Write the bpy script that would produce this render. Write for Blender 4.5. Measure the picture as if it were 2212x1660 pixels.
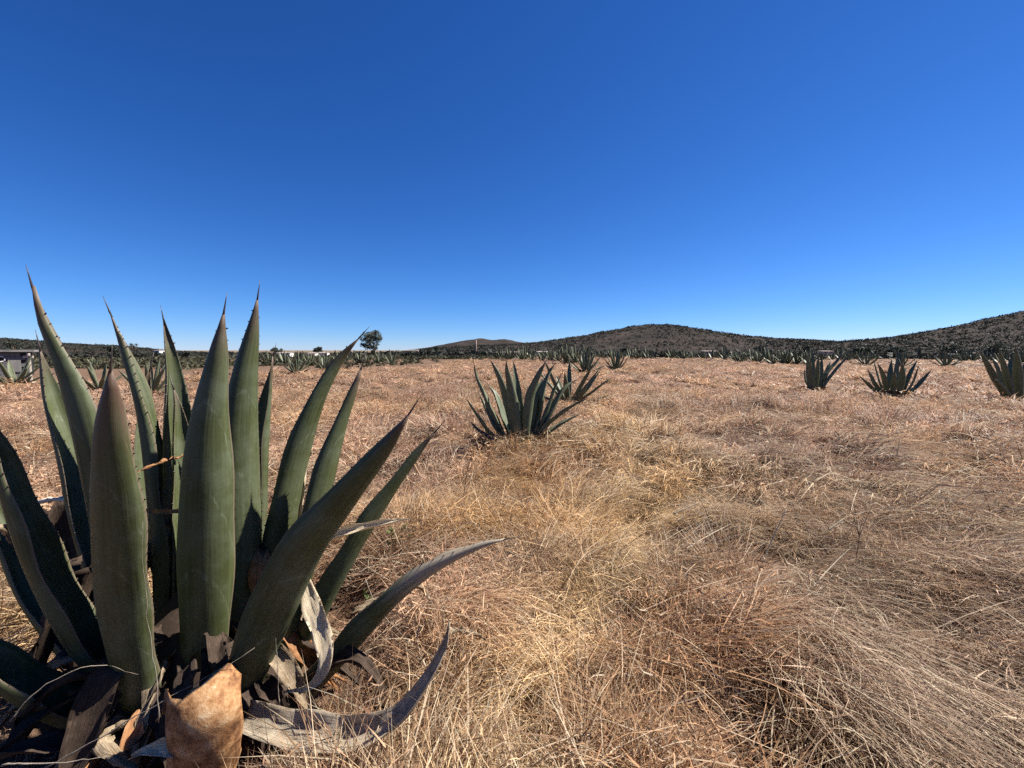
import bpy, math, random
import numpy as np
from mathutils import Vector, Matrix, Quaternion

for o in list(bpy.data.objects):
    bpy.data.objects.remove(o, do_unlink=True)
S = bpy.context.scene
C = S.collection
R = math.radians

# ------------------------------------------------------------------ camera
FR = 0.42                       # focal length over image width (ultra-wide phone lens)
EYE = 1.5
HORIZON = 757.0                 # eye level in the 2212-wide working picture
PITCH = math.atan((830 - HORIZON) / 2212 / FR)
cam = bpy.data.cameras.new('camera')
cam.sensor_width = 36; cam.lens = 36 * FR
cam.clip_start = 0.05; cam.clip_end = 30000
cam_o = bpy.data.objects.new('camera', cam)
cam_o.location = (0, 0, EYE)
cam_o.rotation_euler = (math.pi / 2 - PITCH, 0, 0)
C.objects.link(cam_o)
S.camera = cam_o

# ------------------------------------------------------------------ sky and sun
SUN_AZ, SUN_EL = 74.0, 51.0     # degrees right of the view direction, degrees up
W = bpy.data.worlds.new('World'); S.world = W; W.use_nodes = True
nt = W.node_tree
for n in list(nt.nodes): nt.nodes.remove(n)
sky = nt.nodes.new('ShaderNodeTexSky'); sky.sky_type = 'NISHITA'; sky.sun_disc = False
sky.sun_elevation = R(SUN_EL); sky.sun_rotation = R(SUN_AZ)
sky.altitude = 2400; sky.air_density = 1.0; sky.dust_density = 0.0; sky.ozone_density = 5.0
# high-altitude sky as the phone renders it: one response curve per channel, the same over the whole dome
sp = nt.nodes.new('ShaderNodeSeparateColor'); cb = nt.nodes.new('ShaderNodeCombineColor')
nt.links.new(sky.outputs[0], sp.inputs[0])
for ch, (pw, k) in enumerate(((1.50, 0.250), (1.16, 0.552), (1.00, 1.085))):
    a = nt.nodes.new('ShaderNodeMath'); a.operation = 'POWER'; a.inputs[1].default_value = pw
    b = nt.nodes.new('ShaderNodeMath'); b.operation = 'MULTIPLY'; b.inputs[1].default_value = k
    nt.links.new(sp.outputs[ch], a.inputs[0]); nt.links.new(a.outputs[0], b.inputs[0]); nt.links.new(b.outputs[0], cb.inputs[ch])
bg = nt.nodes.new('ShaderNodeBackground'); bg.inputs['Strength'].default_value = 0.05
wo = nt.nodes.new('ShaderNodeOutputWorld')
nt.links.new(cb.outputs[0], bg.inputs['Color']); nt.links.new(bg.outputs[0], wo.inputs[0])

sl = bpy.data.lights.new('sun', 'SUN'); sl.energy = 5.0; sl.angle = R(0.53); sl.color = (1.0, 0.95, 0.87)
so = bpy.data.objects.new('sun', sl); C.objects.link(so)
sdir = Vector((math.sin(R(SUN_AZ)) * math.cos(R(SUN_EL)), math.cos(R(SUN_AZ)) * math.cos(R(SUN_EL)), math.sin(R(SUN_EL))))
so.rotation_euler = sdir.to_track_quat('Z', 'Y').to_euler()
so.location = (30, 20, 40)
S.view_settings.view_transform = 'Standard'; S.view_settings.look = 'None'
S.view_settings.exposure = 1.35; S.view_settings.gamma = 1.0
S.view_settings.use_curve_mapping = False
S.render.engine = 'CYCLES'
S.cycles.max_bounces = 4; S.cycles.diffuse_bounces = 2; S.cycles.glossy_bounces = 1
S.cycles.transmission_bounces = 2; S.cycles.transparent_max_bounces = 2
S.cycles.use_adaptive_sampling = True; S.cycles.adaptive_threshold = 0.025
S.cycles.use_denoising = False
S.cycles.caustics_reflective = False; S.cycles.caustics_refractive = False

# ------------------------------------------------------------------ helpers
rng = np.random.default_rng(11)
rnd = random.Random(5)

def ray(px, py):
    d = Vector(((px - 1106) / 2212, -(py - 830) / 2212, -FR))
    return (cam_o.rotation_euler.to_matrix() @ d).normalized()

def at(px, py, Y):
    """point seen at (px, py) of the 2212-wide picture, Y metres in front"""
    d = ray(px, py)
    return Vector((0, 0, EYE)) + d * (Y / d.y)

def on_ground(px, py):
    d = ray(px, py); t = -EYE / d.z
    return Vector((0, 0, EYE)) + d * t

def tag(o, label=None, cat=None, group=None, kind=None):
    if label: o['label'] = label
    if cat: o['category'] = cat
    if group: o['group'] = group
    if kind: o['kind'] = kind
    return o

def link(name, me, mat=None, parent=None):
    o = bpy.data.objects.new(name, me); C.objects.link(o)
    if mat is not None and len(me.materials) == 0: me.materials.append(mat)
    if parent is not None: o.parent = parent
    return o

def empty(name, loc, rz=0):
    o = bpy.data.objects.new(name, None); C.objects.link(o)
    o.location = loc; o.rotation_euler = (0, 0, rz); o.empty_display_size = 0.1
    return o

def mesh(name, verts, faces, smooth=False):
    me = bpy.data.meshes.new(name)
    me.from_pydata([tuple(v) for v in verts], [], faces)
    if smooth: me.polygons.foreach_set('use_smooth', [True] * len(me.polygons))
    me.update()
    return me

def fast_mesh(name, verts, tris, smooth=False):
    """numpy verts (n,3), triangles (m,3)"""
    me = bpy.data.meshes.new(name)
    n, m = len(verts), len(tris)
    me.vertices.add(n); me.vertices.foreach_set('co', np.ascontiguousarray(verts, dtype=np.float32).ravel())
    me.loops.add(m * 3); me.loops.foreach_set('vertex_index', np.ascontiguousarray(tris, dtype=np.int32).ravel())
    me.polygons.add(m)
    me.polygons.foreach_set('loop_start', np.arange(m, dtype=np.int32) * 3)
    if smooth: me.polygons.foreach_set('use_smooth', np.ones(m, dtype=bool))
    me.update(calc_edges=True); me.validate()
    return me

def _hash(ix, iy, seed):
    h = (ix.astype(np.int64) * 374761393 + iy.astype(np.int64) * 668265263 + seed * 1442695041) & 0xFFFFFFFF
    h = ((h ^ (h >> 13)) * 1274126177) & 0xFFFFFFFF
    h = h ^ (h >> 16)
    return (h & 0xFFFFFF) / float(0xFFFFFF)

def vnoise(x, y, seed=0):
    x = np.asarray(x, float); y = np.asarray(y, float)
    ix = np.floor(x); iy = np.floor(y); fx = x - ix; fy = y - iy
    fx = fx * fx * (3 - 2 * fx); fy = fy * fy * (3 - 2 * fy)
    a = _hash(ix, iy, seed); b = _hash(ix + 1, iy, seed); c = _hash(ix, iy + 1, seed); d = _hash(ix + 1, iy + 1, seed)
    return (a * (1 - fx) + b * fx) * (1 - fy) + (c * (1 - fx) + d * fx) * fy

def fbm(x, y, seed=0, octv=3):
    s = 0; a = 1; t = 0
    for k in range(octv):
        s = s + a * vnoise(x * 2 ** k, y * 2 ** k, seed + k * 17); t += a; a *= 0.5
    return s / t

def smooth01(x): x = np.clip(x, 0, 1); return x * x * (3 - 2 * x)

def path_dist(x, y):
    """distance to the trodden line through the grass"""
    xc = np.interp(y, [0, 1.65, 2.2, 3.2, 6, 10, 30], [-.3, .10, .38, .93, 1.75, 3.06, 9.0]) + 0.05 * np.sin(y * 2.1)
    return np.abs(x - xc)

def ground_h(x, y):
    x = np.asarray(x, float); y = np.asarray(y, float)
    r = np.hypot(x, y)
    near = np.exp(-(r / 40) ** 2)
    h = (fbm(x * 0.9 + 3, y * 0.9, 3, 3) - 0.5) * 0.36 * near + (fbm(x * 2.3, y * 2.3, 6, 2) - 0.5) * 0.16 * np.exp(-(r / 14) ** 2)
    h = h - 0.11 * smooth01((0.40 - fbm(x * 1.9, y * 1.9, 71, 2)) / 0.12) * np.exp(-(r / 11) ** 2)
    h = h + 0.09 * np.exp(-((path_dist(x, y) - .55) / .30) ** 2) * np.exp(-(r / 12) ** 2)
    h = h - 0.06 * np.exp(-(path_dist(x, y) / 0.30) ** 2) * np.exp(-(r / 12) ** 2)
    h = h + (fbm(x * 0.05, y * 0.05, 8, 2) - 0.5) * 0.6 * smooth01((r - 12) / 60)
    h = h - 3.2 * smooth01((r - 60) / 260)
    return h - 0.05

# ------------------------------------------------------------------ materials
def newmat(name):
    m = bpy.data.materials.new(name); m.use_nodes = True
    t = m.node_tree
    for n in list(t.nodes): t.nodes.remove(n)
    out = t.nodes.new('ShaderNodeOutputMaterial')
    return m, t, out

def ramp(t, stops):
    r = t.nodes.new('ShaderNodeValToRGB')
    e = r.color_ramp.elements
    e[0].position, e[0].color = stops[0][0], (*stops[0][1], 1)
    e[1].position, e[1].color = stops[1][0], (*stops[1][1], 1)
    for p, c in stops[2:]:
        k = e.new(p); k.color = (*c, 1)
    return r

def noise(t, scale, detail=4, rough=0.6, vec=None, dist=0):
    n = t.nodes.new('ShaderNodeTexNoise'); n.inputs['Scale'].default_value = scale
    n.inputs['Detail'].default_value = detail; n.inputs['Roughness'].default_value = rough
    n.inputs['Distortion'].default_value = dist
    if vec is not None: t.links.new(vec, n.inputs['Vector'])
    return n

def mixc(t, fac, a, b, mode='MIX'):
    m = t.nodes.new('ShaderNodeMix'); m.data_type = 'RGBA'; m.blend_type = mode
    for s, v in ((m.inputs[0], fac), (m.inputs[6], a), (m.inputs[7], b)):
        if isinstance(v, (int, float)): s.default_value = v
        elif isinstance(v, tuple): s.default_value = (*v, 1)
        else: t.links.new(v, s)
    return m.outputs[2]

def math_(t, op, a, b=None, clamp=False):
    m = t.nodes.new('ShaderNodeMath'); m.operation = op; m.use_clamp = clamp
    for i, v in enumerate((a, b)):
        if v is None: continue
        if isinstance(v, (int, float)): m.inputs[i].default_value = v
        else: t.links.new(v, m.inputs[i])
    return m.outputs[0]

def maprange(t, v, a, b, c=0.0, d=1.0):
    m = t.nodes.new('ShaderNodeMapRange'); m.clamp = True
    t.links.new(v, m.inputs[0])
    for i, k in enumerate((a, b, c, d)): m.inputs[i + 1].default_value = k
    return m.outputs[0]

def bump(t, h, strength, dist=0.01):
    b = t.nodes.new('ShaderNodeBump'); b.inputs['Strength'].default_value = strength
    b.inputs['Distance'].default_value = dist; t.links.new(h, b.inputs['Height'])
    return b.outputs[0]

def principled(t, out, col, rough=0.6, spec=0.4, normal=None):
    p = t.nodes.new('ShaderNodeBsdfPrincipled')
    if isinstance(col, tuple): p.inputs['Base Color'].default_value = (*col, 1)
    else: t.links.new(col, p.inputs['Base Color'])
    if isinstance(rough, (int, float)): p.inputs['Roughness'].default_value = rough
    else: t.links.new(rough, p.inputs['Roughness'])
    p.inputs['Specular IOR Level'].default_value = spec
    if normal is not None: t.links.new(normal, p.inputs['Normal'])
    if out is not None: t.links.new(p.outputs[0], out.inputs[0])
    return p

M = {}
# living agave leaf: attribute luv = (along, across, random)
def agave_mat(name, lo, hi, tipc=(0.10, 0.045, 0.04), tip0=0.88, tip1=1.02):
    m, t, out = newmat(name)
    a = t.nodes.new('ShaderNodeAttribute'); a.attribute_name = 'luv'
    sep = t.nodes.new('ShaderNodeSeparateXYZ'); t.links.new(a.outputs['Vector'], sep.inputs[0])
    cmb = t.nodes.new('ShaderNodeCombineXYZ')
    t.links.new(math_(t, 'MULTIPLY', sep.outputs[0], 2.0), cmb.inputs[0])
    t.links.new(math_(t, 'MULTIPLY', sep.outputs[1], 4.0), cmb.inputs[1])
    t.links.new(math_(t, 'MULTIPLY', sep.outputs[2], 37.0), cmb.inputs[2])
    streak = noise(t, 2.2, 5, 0.65, cmb.outputs[0])
    tc = t.nodes.new('ShaderNodeTexCoord')
    bloom = noise(t, 6.0, 5, 0.7, tc.outputs['Object'])
    spots = noise(t, 34.0, 4, 0.7, tc.outputs['Object'])
    c = mixc(t, maprange(t, streak.outputs[0], 0.28, 0.75), lo, hi)
    c = mixc(t, maprange(t, bloom.outputs[0], 0.42, 0.72, 0, 0.55), c, tuple(0.6 * x + 0.4 * y + 0.02 for x, y in zip(hi, (0.12, 0.15, 0.115))))
    c = mixc(t, maprange(t, spots.outputs[0], 0.66, 0.76, 0, 0.55), c, (0.12, 0.085, 0.05))
    # bud imprints: faint pale lines left by the margins of the neighbouring leaves
    es = math_(t, 'ABSOLUTE', sep.outputs[1])
    im = math_(t, 'ADD', math_(t, 'MULTIPLY', sep.outputs[0], 5.0), math_(t, 'ADD', math_(t, 'MULTIPLY', math_(t, 'POWER', es, 2.0), 0.9), math_(t, 'ADD', math_(t, 'MULTIPLY', bloom.outputs[0], 0.5), math_(t, 'MULTIPLY', sep.outputs[2], 3.0))))
    fr_ = math_(t, 'ABSOLUTE', math_(t, 'SUBTRACT', math_(t, 'FRACT', im), 0.5))
    line = math_(t, 'MULTIPLY', maprange(t, fr_, 0.035, 0.0), maprange(t, streak.outputs[0], 0.45, 0.6))
    c = mixc(t, math_(t, 'MULTIPLY', line, 0.45), c, (0.20, 0.22, 0.16))
    # dust and weathered brown patches
    big = noise(t, 2.6, 6, 0.75, tc.outputs['Object'], 0.4)
    c = mixc(t, maprange(t, big.outputs[0], 0.52, 0.72, 0, 0.55), c, (0.115, 0.125, 0.085))
    scar = noise(t, 9.0, 6, 0.8, tc.outputs['Object'], 1.2)
    c = mixc(t, maprange(t, scar.outputs[0], 0.64, 0.70, 0, 0.7), c, (0.13, 0.085, 0.05))
    c = mixc(t, maprange(t, scar.outputs[0], 0.36, 0.28, 0, 0.6), c, tuple(0.55 * x for x in lo))
    # purple-brown towards the tip, paler corky margin
    tipm = math_(t, 'ADD', sep.outputs[0], math_(t, 'MULTIPLY', math_(t, 'SUBTRACT', streak.outputs[0], 0.5), 0.35))
    c = mixc(t, maprange(t, tipm, tip0, tip1, 0, 0.85), c, tipc)
    edge = math_(t, 'ABSOLUTE', sep.outputs[1])
    c = mixc(t, maprange(t, edge, 0.93, 0.985, 0, 0.75), c, (0.16, 0.12, 0.085))
    rough = maprange(t, bloom.outputs[0], 0.3, 0.7, 0.42, 0.62)
    hs = math_(t, 'ADD', math_(t, 'MULTIPLY', streak.outputs[0], 0.7), math_(t, 'MULTIPLY', spots.outputs[0], 0.4))
    principled(t, out, c, rough, 0.25, bump(t, hs, 0.28, 0.006))
    return m
M['agave'] = agave_mat('agave_leaf_skin', (0.033, 0.039, 0.014), (0.078, 0.091, 0.036))
M['agave_redtip'] = agave_mat('agave_leaf_skin_red_tip', (0.033, 0.039, 0.014), (0.078, 0.091, 0.036), (0.085, 0.043, 0.032), .80, .98)
M['agave_drytip'] = agave_mat('agave_leaf_skin_dried_tip', (0.033, 0.039, 0.014), (0.078, 0.091, 0.036), (0.30, 0.25, 0.19), .52, .70)
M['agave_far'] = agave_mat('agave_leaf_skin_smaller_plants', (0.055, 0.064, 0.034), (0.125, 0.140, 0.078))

def dead_mat(name, stops, rough=0.85, bstr=0.5, sw=0.6, nsc=18.0):
    m, t, out = newmat(name)
    a = t.nodes.new('ShaderNodeAttribute'); a.attribute_name = 'luv'
    sep = t.nodes.new('ShaderNodeSeparateXYZ'); t.links.new(a.outputs['Vector'], sep.inputs[0])
    cmb = t.nodes.new('ShaderNodeCombineXYZ')
    t.links.new(math_(t, 'MULTIPLY', sep.outputs[0], 3.0), cmb.inputs[0])
    t.links.new(math_(t, 'MULTIPLY', sep.outputs[1], 10.0), cmb.inputs[1])
    t.links.new(math_(t, 'MULTIPLY', sep.outputs[2], 51.0), cmb.inputs[2])
    n1 = noise(t, 2.0, 6, 0.7, cmb.outputs[0], 0.6)
    tc = t.nodes.new('ShaderNodeTexCoord')
    n2 = noise(t, nsc, 6, 0.75, tc.outputs['Object'])
    f = math_(t, 'ADD', math_(t, 'MULTIPLY', n1.outputs[0], sw), math_(t, 'MULTIPLY', n2.outputs[0], 1 - sw))
    r = ramp(t, stops); t.links.new(f, r.inputs[0])
    p = principled(t, out, r.outputs[0], rough, 0.2, bump(t, f, bstr, 0.012))
    return m
M['dead_grey'] = dead_mat('dry_leaf_grey', [(0.32, (0.05, 0.032, 0.02)), (0.45, (0.20, 0.14, 0.085)), (0.56, (0.42, 0.33, 0.225)), (0.68, (0.60, 0.50, 0.37))])
M['dead_cream'] = dead_mat('dry_leaf_cream', [(0.30, (0.24, 0.14, 0.07)), (0.42, (0.54, 0.42, 0.27)), (0.6, (0.74, 0.64, 0.46))])
M['dead_brown'] = dead_mat('dry_leaf_brown', [(0.30, (0.04, 0.018, 0.010)), (0.45, (0.16, 0.075, 0.035)), (0.56, (0.34, 0.17, 0.075)), (0.7, (0.50, 0.32, 0.18))])
M['dead_orange'] = dead_mat('cut_leaf_rind', [(0.34, (0.045, 0.020, 0.010)), (0.43, (0.16, 0.072, 0.030)), (0.50, (0.29, 0.145, 0.060)), (0.58, (0.38, 0.22, 0.105)), (0.68, (0.52, 0.39, 0.25))], 0.75, 0.45, .12, 15.0)
M['dead_pale'] = dead_mat('dry_leaf_pale_grey', [(0.32, (0.10, 0.065, 0.04)), (0.42, (0.27, 0.20, 0.13)), (0.52, (0.46, 0.38, 0.28)), (0.66, (0.62, 0.54, 0.42))])
M['dead_dark'] = dead_mat('rotten_leaf_dark', [(0.3, (0.010, 0.007, 0.005)), (0.5, (0.040, 0.026, 0.018)), (0.65, (0.10, 0.07, 0.05))])
M['cut_pith'] = dead_mat('cut_leaf_pith', [(0.3, (0.30, 0.25, 0.19)), (0.5, (0.55, 0.50, 0.42)), (0.7, (0.72, 0.68, 0.60))])

m, t, out = newmat('spine_horn'); tc = t.nodes.new('ShaderNodeTexCoord')
n = noise(t, 25, 3, 0.6, tc.outputs['Object'])
principled(t, out, mixc(t, n.outputs[0], (0.012, 0.009, 0.008), (0.075, 0.05, 0.04)), 0.45, 0.4); M['spine'] = m

# grass: per-instance tint x per-blade variation, partly translucent
m, t, out = newmat('dry_grass_straw')
ti = t.nodes.new('ShaderNodeAttribute'); ti.attribute_name = 'tint'
bl = t.nodes.new('ShaderNodeAttribute'); bl.attribute_name = 'bl'
bs = t.nodes.new('ShaderNodeSeparateXYZ'); t.links.new(bl.outputs['Vector'], bs.inputs[0])
c = mixc(t, maprange(t, bs.outputs[0], 0.0, 1.0, 0, 1), (0.36, 0.32, 0.30), (1.5, 1.5, 1.5))
c = mixc(t, 1.0, ti.outputs['Color'], c, 'MULTIPLY')
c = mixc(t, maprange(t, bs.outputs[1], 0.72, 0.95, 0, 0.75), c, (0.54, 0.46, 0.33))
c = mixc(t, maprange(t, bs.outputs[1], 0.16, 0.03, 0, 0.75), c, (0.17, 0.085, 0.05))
d1 = principled(t, None, c, 0.55, 0.25)
tr = t.nodes.new('ShaderNodeBsdfTranslucent'); t.links.new(c, tr.inputs[0])
ms = t.nodes.new('ShaderNodeMixShader'); ms.inputs[0].default_value = 0.38
t.links.new(d1.outputs[0], ms.inputs[1]); t.links.new(tr.outputs[0], ms.inputs[2]); t.links.new(ms.outputs[0], out.inputs[0])
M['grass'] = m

# ground: thatch and soil
m, t, out = newmat('field_soil_and_thatch')
tc = t.nodes.new('ShaderNodeTexCoord')
n1 = noise(t, 0.35, 5, 0.6, tc.outputs['Object']); n2 = noise(t, 7.0, 6, 0.75, tc.outputs['Object']); n3 = noise(t, 60.0, 5, 0.8, tc.outputs['Object'])
n4 = noise(t, 0.02, 5, 0.65, tc.outputs['Object'])
r1 = ramp(t, [(0.3, (0.055, 0.034, 0.02)), (0.5, (0.12, 0.075, 0.045)), (0.7, (0.20, 0.13, 0.082))]); t.links.new(n2.outputs[0], r1.inputs[0])
c = mixc(t, maprange(t, n1.outputs[0], 0.4, 0.65), r1.outputs[0], (0.16, 0.10, 0.065))
c = mixc(t, maprange(t, n3.outputs[0], 0.35, 0.65, 0, 0.6), c, (0.06, 0.038, 0.025))
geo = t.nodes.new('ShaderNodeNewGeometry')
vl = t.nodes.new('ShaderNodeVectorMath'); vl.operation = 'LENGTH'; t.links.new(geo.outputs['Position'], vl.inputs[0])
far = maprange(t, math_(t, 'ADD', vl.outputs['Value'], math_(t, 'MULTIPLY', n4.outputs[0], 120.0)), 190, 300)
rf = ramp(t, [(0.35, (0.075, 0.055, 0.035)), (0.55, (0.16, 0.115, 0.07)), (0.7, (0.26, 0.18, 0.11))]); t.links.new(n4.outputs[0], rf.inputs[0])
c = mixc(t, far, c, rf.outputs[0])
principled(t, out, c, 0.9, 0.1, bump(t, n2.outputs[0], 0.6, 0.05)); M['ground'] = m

m, t, out = newmat('hill_scrubland')
tc = t.nodes.new('ShaderNodeTexCoord')
n1 = noise(t, 0.018, 6, 0.65, tc.outputs['Object']); n2 = noise(t, 0.16, 5, 0.7, tc.outputs['Object'])
f = math_(t, 'ADD', math_(t, 'MULTIPLY', n1.outputs[0], 0.55), math_(t, 'MULTIPLY', n2.outputs[0], 0.45))
r = ramp(t, [(0.38, (0.015, 0.014, 0.012)), (0.48, (0.026, 0.021, 0.017)), (0.56, (0.038, 0.029, 0.024)), (0.66, (0.070, 0.050, 0.038))]); t.links.new(f, r.inputs[0])
principled(t, out, r.outputs[0], 0.95, 0.05); M['hill'] = m

def leafmat(name, a, b, tr=0.15):
    m, t, out = newmat(name)
    g = t.nodes.new('ShaderNodeNewGeometry'); tc = t.nodes.new('ShaderNodeTexCoord')
    n = noise(t, 0.25, 3, 0.6, tc.outputs['Object'])
    f = math_(t, 'ADD', math_(t, 'MULTIPLY', g.outputs['Random Per Island'], 0.6), math_(t, 'MULTIPLY', n.outputs[0], 0.4))
    c = mixc(t, f, a, b)
    p = principled(t, None, c, 0.7, 0.2)
    tl = t.nodes.new('ShaderNodeBsdfTranslucent'); t.links.new(c, tl.inputs[0])
    mx = t.nodes.new('ShaderNodeMixShader'); mx.inputs[0].default_value = tr
    t.links.new(p.outputs[0], mx.inputs[1]); t.links.new(tl.outputs[0], mx.inputs[2]); t.links.new(mx.outputs[0], out.inputs[0])
    return m
M['scrub'] = leafmat('scrub_foliage', (0.015, 0.018, 0.013), (0.042, 0.043, 0.031))
M['scrub_green'] = leafmat('scrub_foliage_greener', (0.028, 0.030, 0.015), (0.09, 0.08, 0.045))
M['tree'] = leafmat('tree_foliage', (0.022, 0.028, 0.020), (0.075, 0.085, 0.062))
M['tree_pale'] = leafmat('tree_foliage_pale', (0.04, 0.05, 0.04), (0.16, 0.175, 0.14), .3)
M['weed'] = leafmat('weed_foliage', (0.05, 0.09, 0.02), (0.14, 0.19, 0.06), 0.3)
m, t, out = newmat('bark'); tc = t.nodes.new('ShaderNodeTexCoord'); n = noise(t, 9, 5, 0.7, tc.outputs['Object'])
principled(t, out, mixc(t, n.outputs[0], (0.05, 0.035, 0.025), (0.16, 0.12, 0.09)), 0.9, 0.1, bump(t, n.outputs[0], 0.6, 0.02)); M['bark'] = m

def wallmat(name, a, b, sc=1.5):
    m, t, out = newmat(name); tc = t.nodes.new('ShaderNodeTexCoord')
    n = noise(t, sc, 6, 0.7, tc.outputs['Object']); n2 = noise(t, sc * 12, 4, 0.7, tc.outputs['Object'])
    f = math_(t, 'ADD', math_(t, 'MULTIPLY', n.outputs[0], 0.7), math_(t, 'MULTIPLY', n2.outputs[0], 0.3))
    principled(t, out, mixc(t, maprange(t, f, 0.35, 0.65), a, b), 0.85, 0.2, bump(t, n2.outputs[0], 0.3, 0.02)); return m
M['concrete'] = wallmat('weathered_concrete', (0.11, 0.105, 0.10), (0.24, 0.225, 0.21))
M['block'] = wallmat('concrete_block', (0.10, 0.095, 0.095), (0.17, 0.16, 0.155), 2.5)
M['plaster'] = wallmat('pale_plaster', (0.52, 0.49, 0.44), (0.74, 0.70, 0.64), 0.5)
M['pink'] = wallmat('pinkish_plaster', (0.36, 0.24, 0.19), (0.50, 0.36, 0.30), 0.5)
M['roofing'] = wallmat('sheet_roofing', (0.20, 0.15, 0.13), (0.36, 0.31, 0.28), 0.8)
M['dark_opening'] = wallmat('window_glass_dark', (0.012, 0.013, 0.015), (0.03, 0.032, 0.035), 2)
M['post'] = wallmat('weathered_post_wood', (0.22, 0.19, 0.15), (0.42, 0.37, 0.31), 6)
def add_translucency(m, fac):
    t = m.node_tree; out = [n for n in t.nodes if n.type == 'OUTPUT_MATERIAL'][0]; p = [n for n in t.nodes if n.type == 'BSDF_PRINCIPLED'][0]
    tl = t.nodes.new('ShaderNodeBsdfTranslucent'); lk = p.inputs['Base Color'].links[0].from_socket; t.links.new(lk, tl.inputs[0])
    mx = t.nodes.new('ShaderNodeMixShader'); mx.inputs[0].default_value = fac
    t.links.new(p.outputs[0], mx.inputs[1]); t.links.new(tl.outputs[0], mx.inputs[2]); t.links.new(mx.outputs[0], out.inputs[0])
for k_ in ('dead_cream', 'dead_grey', 'dead_pale'): add_translucency(M[k_], .3)
M['stalk'] = wallmat('straw_stalk', (0.46, 0.38, 0.25), (0.72, 0.63, 0.46), 20)
add_translucency(M['stalk'], .4)
M['stalk_dark'] = wallmat('dark_weed_stem', (0.045, 0.028, 0.02), (0.12, 0.075, 0.05), 20)
M['stalk_grey'] = wallmat('grey_twig', (0.13, 0.105, 0.08), (0.30, 0.255, 0.20), 20)

# ------------------------------------------------------------------ ground sheet
def build_ground():
    na, nr = 420, 230
    ang = np.linspace(0, 2 * np.pi, na, endpoint=False)
    rad = 0.25 * (9000 / 0.25) ** (np.linspace(0, 1, nr))
    A, Rr = np.meshgrid(ang, rad)
    x = Rr * np.sin(A); y = Rr * np.cos(A); z = ground_h(x, y)
    v = np.stack([x, y, z], -1).reshape(-1, 3)
    v = np.vstack([v, [[0, 0, float(ground_h(0.0, 0.0))]]])
    i, j = np.meshgrid(np.arange(nr - 1), np.arange(na), indexing='ij')
    a = i * na + j; b = i * na + (j + 1) % na; c = (i + 1) * na + (j + 1) % na; d = (i + 1) * na + j
    tr = np.concatenate([np.stack([a, c, b], -1).reshape(-1, 3), np.stack([a, d, c], -1).reshape(-1, 3)])
    k = np.arange(na); cap = np.stack([np.full(na, na * nr), k, (k + 1) % na], -1)
    me = fast_mesh('ground', v, np.vstack([tr, cap]), True)
    return tag(link('ground', me, M['ground']), kind='structure')
build_ground()

# ------------------------------------------------------------------ hills
def hill(name, crest, dist, halfw, seed, rough=1.0):
    """crest: (px, py) of the skyline as it stands above eye level, at a given distance"""
    px = np.array([c[0] for c in crest], float); py = np.array([c[1] for c in crest], float)
    tanaz = (px - 1106) / 2212 / FR
    H = (HORIZON - py) / 2212 / FR * dist + EYE
    n, mth = 260, 60
    u = np.linspace(tanaz[0], tanaz[-1], n); hh = np.interp(u, tanaz, H)
    k = np.hanning(13); k /= k.sum(); hh = np.convolve(np.pad(hh, 6, mode='edge'), k, 'valid')
    s = np.linspace(-1, 1, mth)
    U, Sg = np.meshgrid(u, s, indexing='ij'); Hh = np.repeat(hh[:, None], mth, 1)
    y = dist + Sg * halfw; x = U * dist * (1 + 0.35 * Sg * halfw / dist)
    prof = 0.5 + 0.5 * np.cos(np.pi * np.clip(Sg, -1, 1))
    edge = smooth01((U - u[0]) / (0.06 * (u[-1] - u[0]))) * smooth01((u[-1] - U) / (0.06 * (u[-1] - u[0])))
    z = -5 + (Hh + 5) * prof * np.maximum(edge, 0.2) + (fbm(x / 60, y / 60, seed, 4) - 0.5) * Hh * 0.20 * rough * prof - np.abs(fbm(x / 110, y / 160, seed + 40, 3) - 0.5) * Hh * 0.35 * prof * np.abs(Sg) ** .5
    v = np.stack([x, y, z], -1).reshape(-1, 3)
    i, j = np.meshgrid(np.arange(n - 1), np.arange(mth - 1), indexing='ij')
    a = i * mth + j
    tr = np.concatenate([np.stack([a, a + mth, a + mth + 1], -1).reshape(-1, 3), np.stack([a, a + mth + 1, a + 1], -1).reshape(-1, 3)])
    tag(link(name, fast_mesh(name, v, tr, True), M['hill']), kind='structure')
    return x, y, z
HILLS = {}
HILLS['main'] = hill('hill', [(860, 762), (960, 752), (1060, 748), (1160, 742), (1260, 726), (1340, 712), (1390, 704), (1430, 703), (1480, 710), (1540, 722), (1620, 731), (1720, 737), (1830, 744), (1950, 752), (2050, 762)], 900, 520, 5)
HILLS['right'] = hill('hill', [(1560, 762), (1660, 748), (1760, 742), (1840, 738), (1920, 731), (2000, 719), (2080, 703), (2150, 685), (2212, 671), (2300, 655), (2420, 642), (2600, 640), (2800, 665), (3000, 740)], 640, 380, 9)
HILLS['left'] = hill('hill', [(-700, 752), (-500, 735), (-300, 722), (-120, 724), (0, 731), (60, 737), (140, 744), (230, 747), (290, 753), (350, 760), (440, 764), (560, 766)], 330, 190, 13)
HILLS['ridge'] = hill('hill', [(880, 760), (940, 749), (985, 740), (1020, 735), (1040, 732), (1065, 735), (1095, 734), (1125, 741), (1180, 748), (1300, 758)], 2600, 900, 21)

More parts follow.
